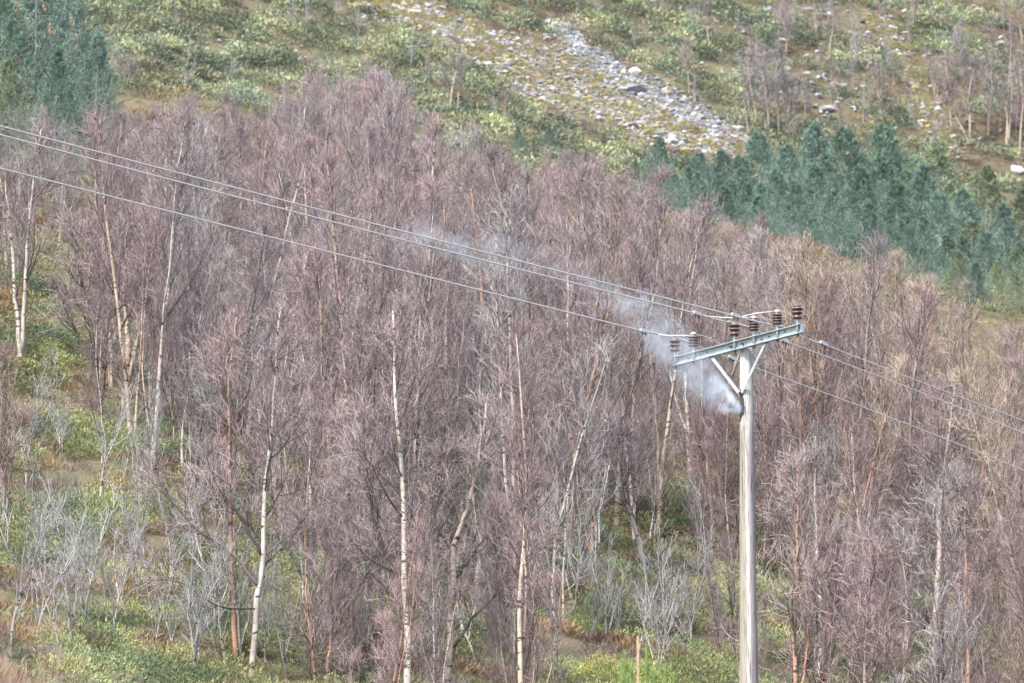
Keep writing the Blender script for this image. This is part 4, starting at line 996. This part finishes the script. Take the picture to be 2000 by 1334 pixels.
# ------------------------------------------------------------------ foreground: pine shoots and dead stems, out of focus
pine = None
b3 = P(1262, 1300, 46); b3[2] = float(ground(b3[0], 46)) - 0.05
pine = thing('pine_sapling', b3, 'blurred green pine shoots with one dead brown stalk at the bottom edge', 'pine sapling')
PIN = mat_plain('pine_needles', (0.16, 0.23, 0.07), 0.8, 0, 0.2, 0.35, 20)
STK = mat_plain('dead_stalk', (0.28, 0.21, 0.14), 0.85, 0, 0.2, 0.2, 20)
for (px, py, r) in ((1213, 1290, 0.035), (1232, 1308, 0.03), (1263, 1264, 0.04), (1300, 1303, 0.035), (1222, 1285, 0.03), (1319, 1326, 0.03), (1278, 1318, 0.03)):
    tp = P(px, py, 46 + prng.uniform(-0.3, 0.3)) - b3; g = Geo(); bt = np.array([tp[0] * 0.75, tp[1] * 0.8, tp[2] - 0.75])
    u = np.linspace(0, 1, 8)[:, None]; line = bt + (tp - bt) * u
    g.tubes(line, np.full(8, 0.008), 6)
    r3 = np.random.RandomState(px); n = 260; pos = line[r3.randint(0, 7, n)] + (tp - bt) / 7 * r3.rand(n, 1)
    leaves(g, r3, pos, unit(r3.normal(0, 0.5, (n, 3)) + np.array([0, 0, 1.3])), r3.uniform(0.05, 0.11, n), np.full(n, 0.003))
    obj('shoot', g.mesh('shoot', [PIN]), pine)
tp = P(1246, 1243, 46) - b3; g = Geo(); g.tubes(np.array([(0, 0, 0), (tp[0] * 0.9, tp[1], tp[2] * 0.5), tp]), np.array([0.013, 0.011, 0.009]), 8, 0, True); obj('dead_stalk', g.mesh('dead_stalk', [STK], True), pine)
HEAG = 'blurred dead stems in the foreground'
DST = mat_plain('dead_stem', (0.30, 0.22, 0.20), 0.9, 0, 0.2, 0.2)
for i, (px, py, wd, lab) in enumerate(((28, 1160, 20, 'blurred tuft of brown stems at the left edge, taller one'), (95, 1215, 26, 'blurred brown stems beside the blond hummock'), (165, 1280, 16, 'short blurred stems right of the hummock'), (225, 1290, 30, 'faint blurred stem tuft between hummock and fan sapling'), (470, 1290, 24, 'blurred mauve stems at the bottom, under the fan sapling'))):
    d_ = 34.0 + i; b4 = P(px, py, d_); top = b4[2]; b4[2] = float(ground(b4[0], d_)) - 0.02
    t = Geo(); r3 = np.random.RandomState(950 + i); h = top - b4[2]
    for k in range(26):
        p, r = stem_path(r3, h * r3.uniform(0.6, 1.0), 0.004, wd / F * d_ / max(h, 0.4) * 0.5, 0.05, 8); t.tubes(p[None] + np.array([r3.normal(0, 0.03), r3.normal(0, 0.05), 0]), r[None], 4)
        n = 10; leaves(t, r3, p[r3.randint(3, 8, n)], unit(r3.normal(0, 0.5, (n, 3)) + zz), r3.uniform(0.03, 0.06, n), np.full(n, 0.003))
    tag(obj('dead_stems', t.mesh('dead_stems', [DST]), None, b4), lab, 'dead stems', HEAG)

# ------------------------------------------------------------------ smoke from the charred pole top
SM = np.array([(1452, 802, 12, 81.0), (1436, 790, 20, 80.95), (1414, 774, 40, 81.15), (1382, 745, 66, 81.4), (1335, 702, 92, 81.95), (1285, 652, 100, 82.5), (1235, 605, 70, 84.4), (1160, 560, 56, 85.0), (1060, 515, 52, 85.8), (960, 490, 56, 86.6), (840, 470, 62, 87.4), (720, 450, 74, 88.2), (620, 455, 62, 89.0)], float)
SD = np.array([4.0, 15.0, 6.0, 1.6, 0.75, 0.66, 0.58, 0.26, 0.22, 0.44, 0.26, 0.52, 0.12])
sq = np.array([P(a, b, d) for a, b, r, d in SM]); sr = SM[:, 2] / F * sq[:, 1]
so = sq[0].copy(); loc = sq - so
g = Geo(); th = np.linspace(0, 2 * math.pi, 13)[:-1]
g.tubes(loc[None], (sr * 1.12)[None], 14, 0, True)
xm = -loc[-1, 0]
def mat_smoke():
    m = bpy.data.materials.new('smoke'); m.use_nodes = True; t = m.node_tree; t.nodes.clear()
    out = N(t, 'ShaderNodeOutputMaterial'); pv = N(t, 'ShaderNodeVolumePrincipled'); t.links.new(pv.outputs[0], out.inputs['Volume'])
    pv.inputs['Color'].default_value = (0.80, 0.90, 1.0, 1); pv.inputs['Anisotropy'].default_value = 0.0
    co = coord(t); sx = N(t, 'ShaderNodeSeparateXYZ'); t.links.new(co, sx.inputs[0])
    u = math_(t, 'DIVIDE', math_(t, 'MULTIPLY', sx.outputs[0], -1.0), xm)
    def curve(vals, lo, hi):
        f = N(t, 'ShaderNodeFloatCurve'); c = f.mapping.curves[0]; us = -loc[:, 0] / xm
        pts = sorted(zip(us, (np.asarray(vals) - lo) / (hi - lo)))
        c.points[0].location = (0, float(pts[0][1])); c.points[1].location = (1, float(pts[-1][1]))
        for a, b in pts[1:-1]: c.points.new(float(a), float(b))
        f.mapping.update(); t.links.new(u, f.inputs['Value'])
        o = math_(t, 'MULTIPLY_ADD', f.outputs[0], hi - lo); t.nodes[-1].inputs[2].default_value = lo; return o
    zc = curve(loc[:, 2], -1.0, 4.0); yc = curve(loc[:, 1], -1.0, 6.0); rc = curve(sr, 0.0, 1.0); dc = curve(SD, 0.0, 16.0)
    warp = noise(t, co, 1.6, 3); wv = math_(t, 'MULTIPLY', math_(t, 'SUBTRACT', warp, 0.5), 0.7)
    dz = math_(t, 'ADD', math_(t, 'SUBTRACT', sx.outputs[2], zc), math_(t, 'MULTIPLY', wv, rc)); dy = math_(t, 'SUBTRACT', sx.outputs[1], yc)
    q = math_(t, 'DIVIDE', math_(t, 'SQRT', math_(t, 'ADD', math_(t, 'POWER', dz, 2.0), math_(t, 'POWER', dy, 2.0))), rc)
    fall = N(t, 'ShaderNodeMapRange', interpolation_type='SMOOTHSTEP'); t.links.new(q, fall.inputs[0])
    fall.inputs[1].default_value = 0.15; fall.inputs[2].default_value = 1.0; fall.inputs[3].default_value = 1.0; fall.inputs[4].default_value = 0.0
    n = noise(t, mapping(t, co, (1, 1, 1.5)), 2.6, 5, 0.6)
    nm = N(t, 'ShaderNodeMapRange'); t.links.new(n, nm.inputs[0]); nm.inputs[1].default_value = 0.40; nm.inputs[2].default_value = 0.62
    dens = math_(t, 'MULTIPLY', math_(t, 'MULTIPLY', fall.outputs[0], dc), math_(t, 'MULTIPLY_ADD', nm.outputs[0], 1.3)); t.nodes[-2].inputs[2].default_value = 0.05
    t.links.new(dens, pv.inputs['Density'])
    return m
smoke = obj('smoke', g.mesh('smoke', [mat_smoke()], True), None, so)
tag(smoke, 'bluish white smoke drifting left from the charred pole top', kind='stuff')

# ------------------------------------------------------------------ thin haze
HAZE = 0.00005
if HAZE:
    g = Geo(); x0, x1, y0, y1, z0, z1 = -480., 480., -60., 1040., -70., 460.
    g.box(((x0 + x1) / 2, (y0 + y1) / 2, (z0 + z1) / 2), x1 - x0, y1 - y0, z1 - z0)
    m = bpy.data.materials.new('haze'); m.use_nodes = True; t = m.node_tree; t.nodes.clear()
    out = N(t, 'ShaderNodeOutputMaterial'); pv = N(t, 'ShaderNodeVolumePrincipled'); t.links.new(pv.outputs[0], out.inputs['Volume'])
    pv.inputs['Color'].default_value = (0.9, 0.94, 1.0, 1); pv.inputs['Density'].default_value = HAZE
    tag(obj('haze', g.mesh('haze', [m])), 'thin pale winter haze over the hillside', kind='stuff')
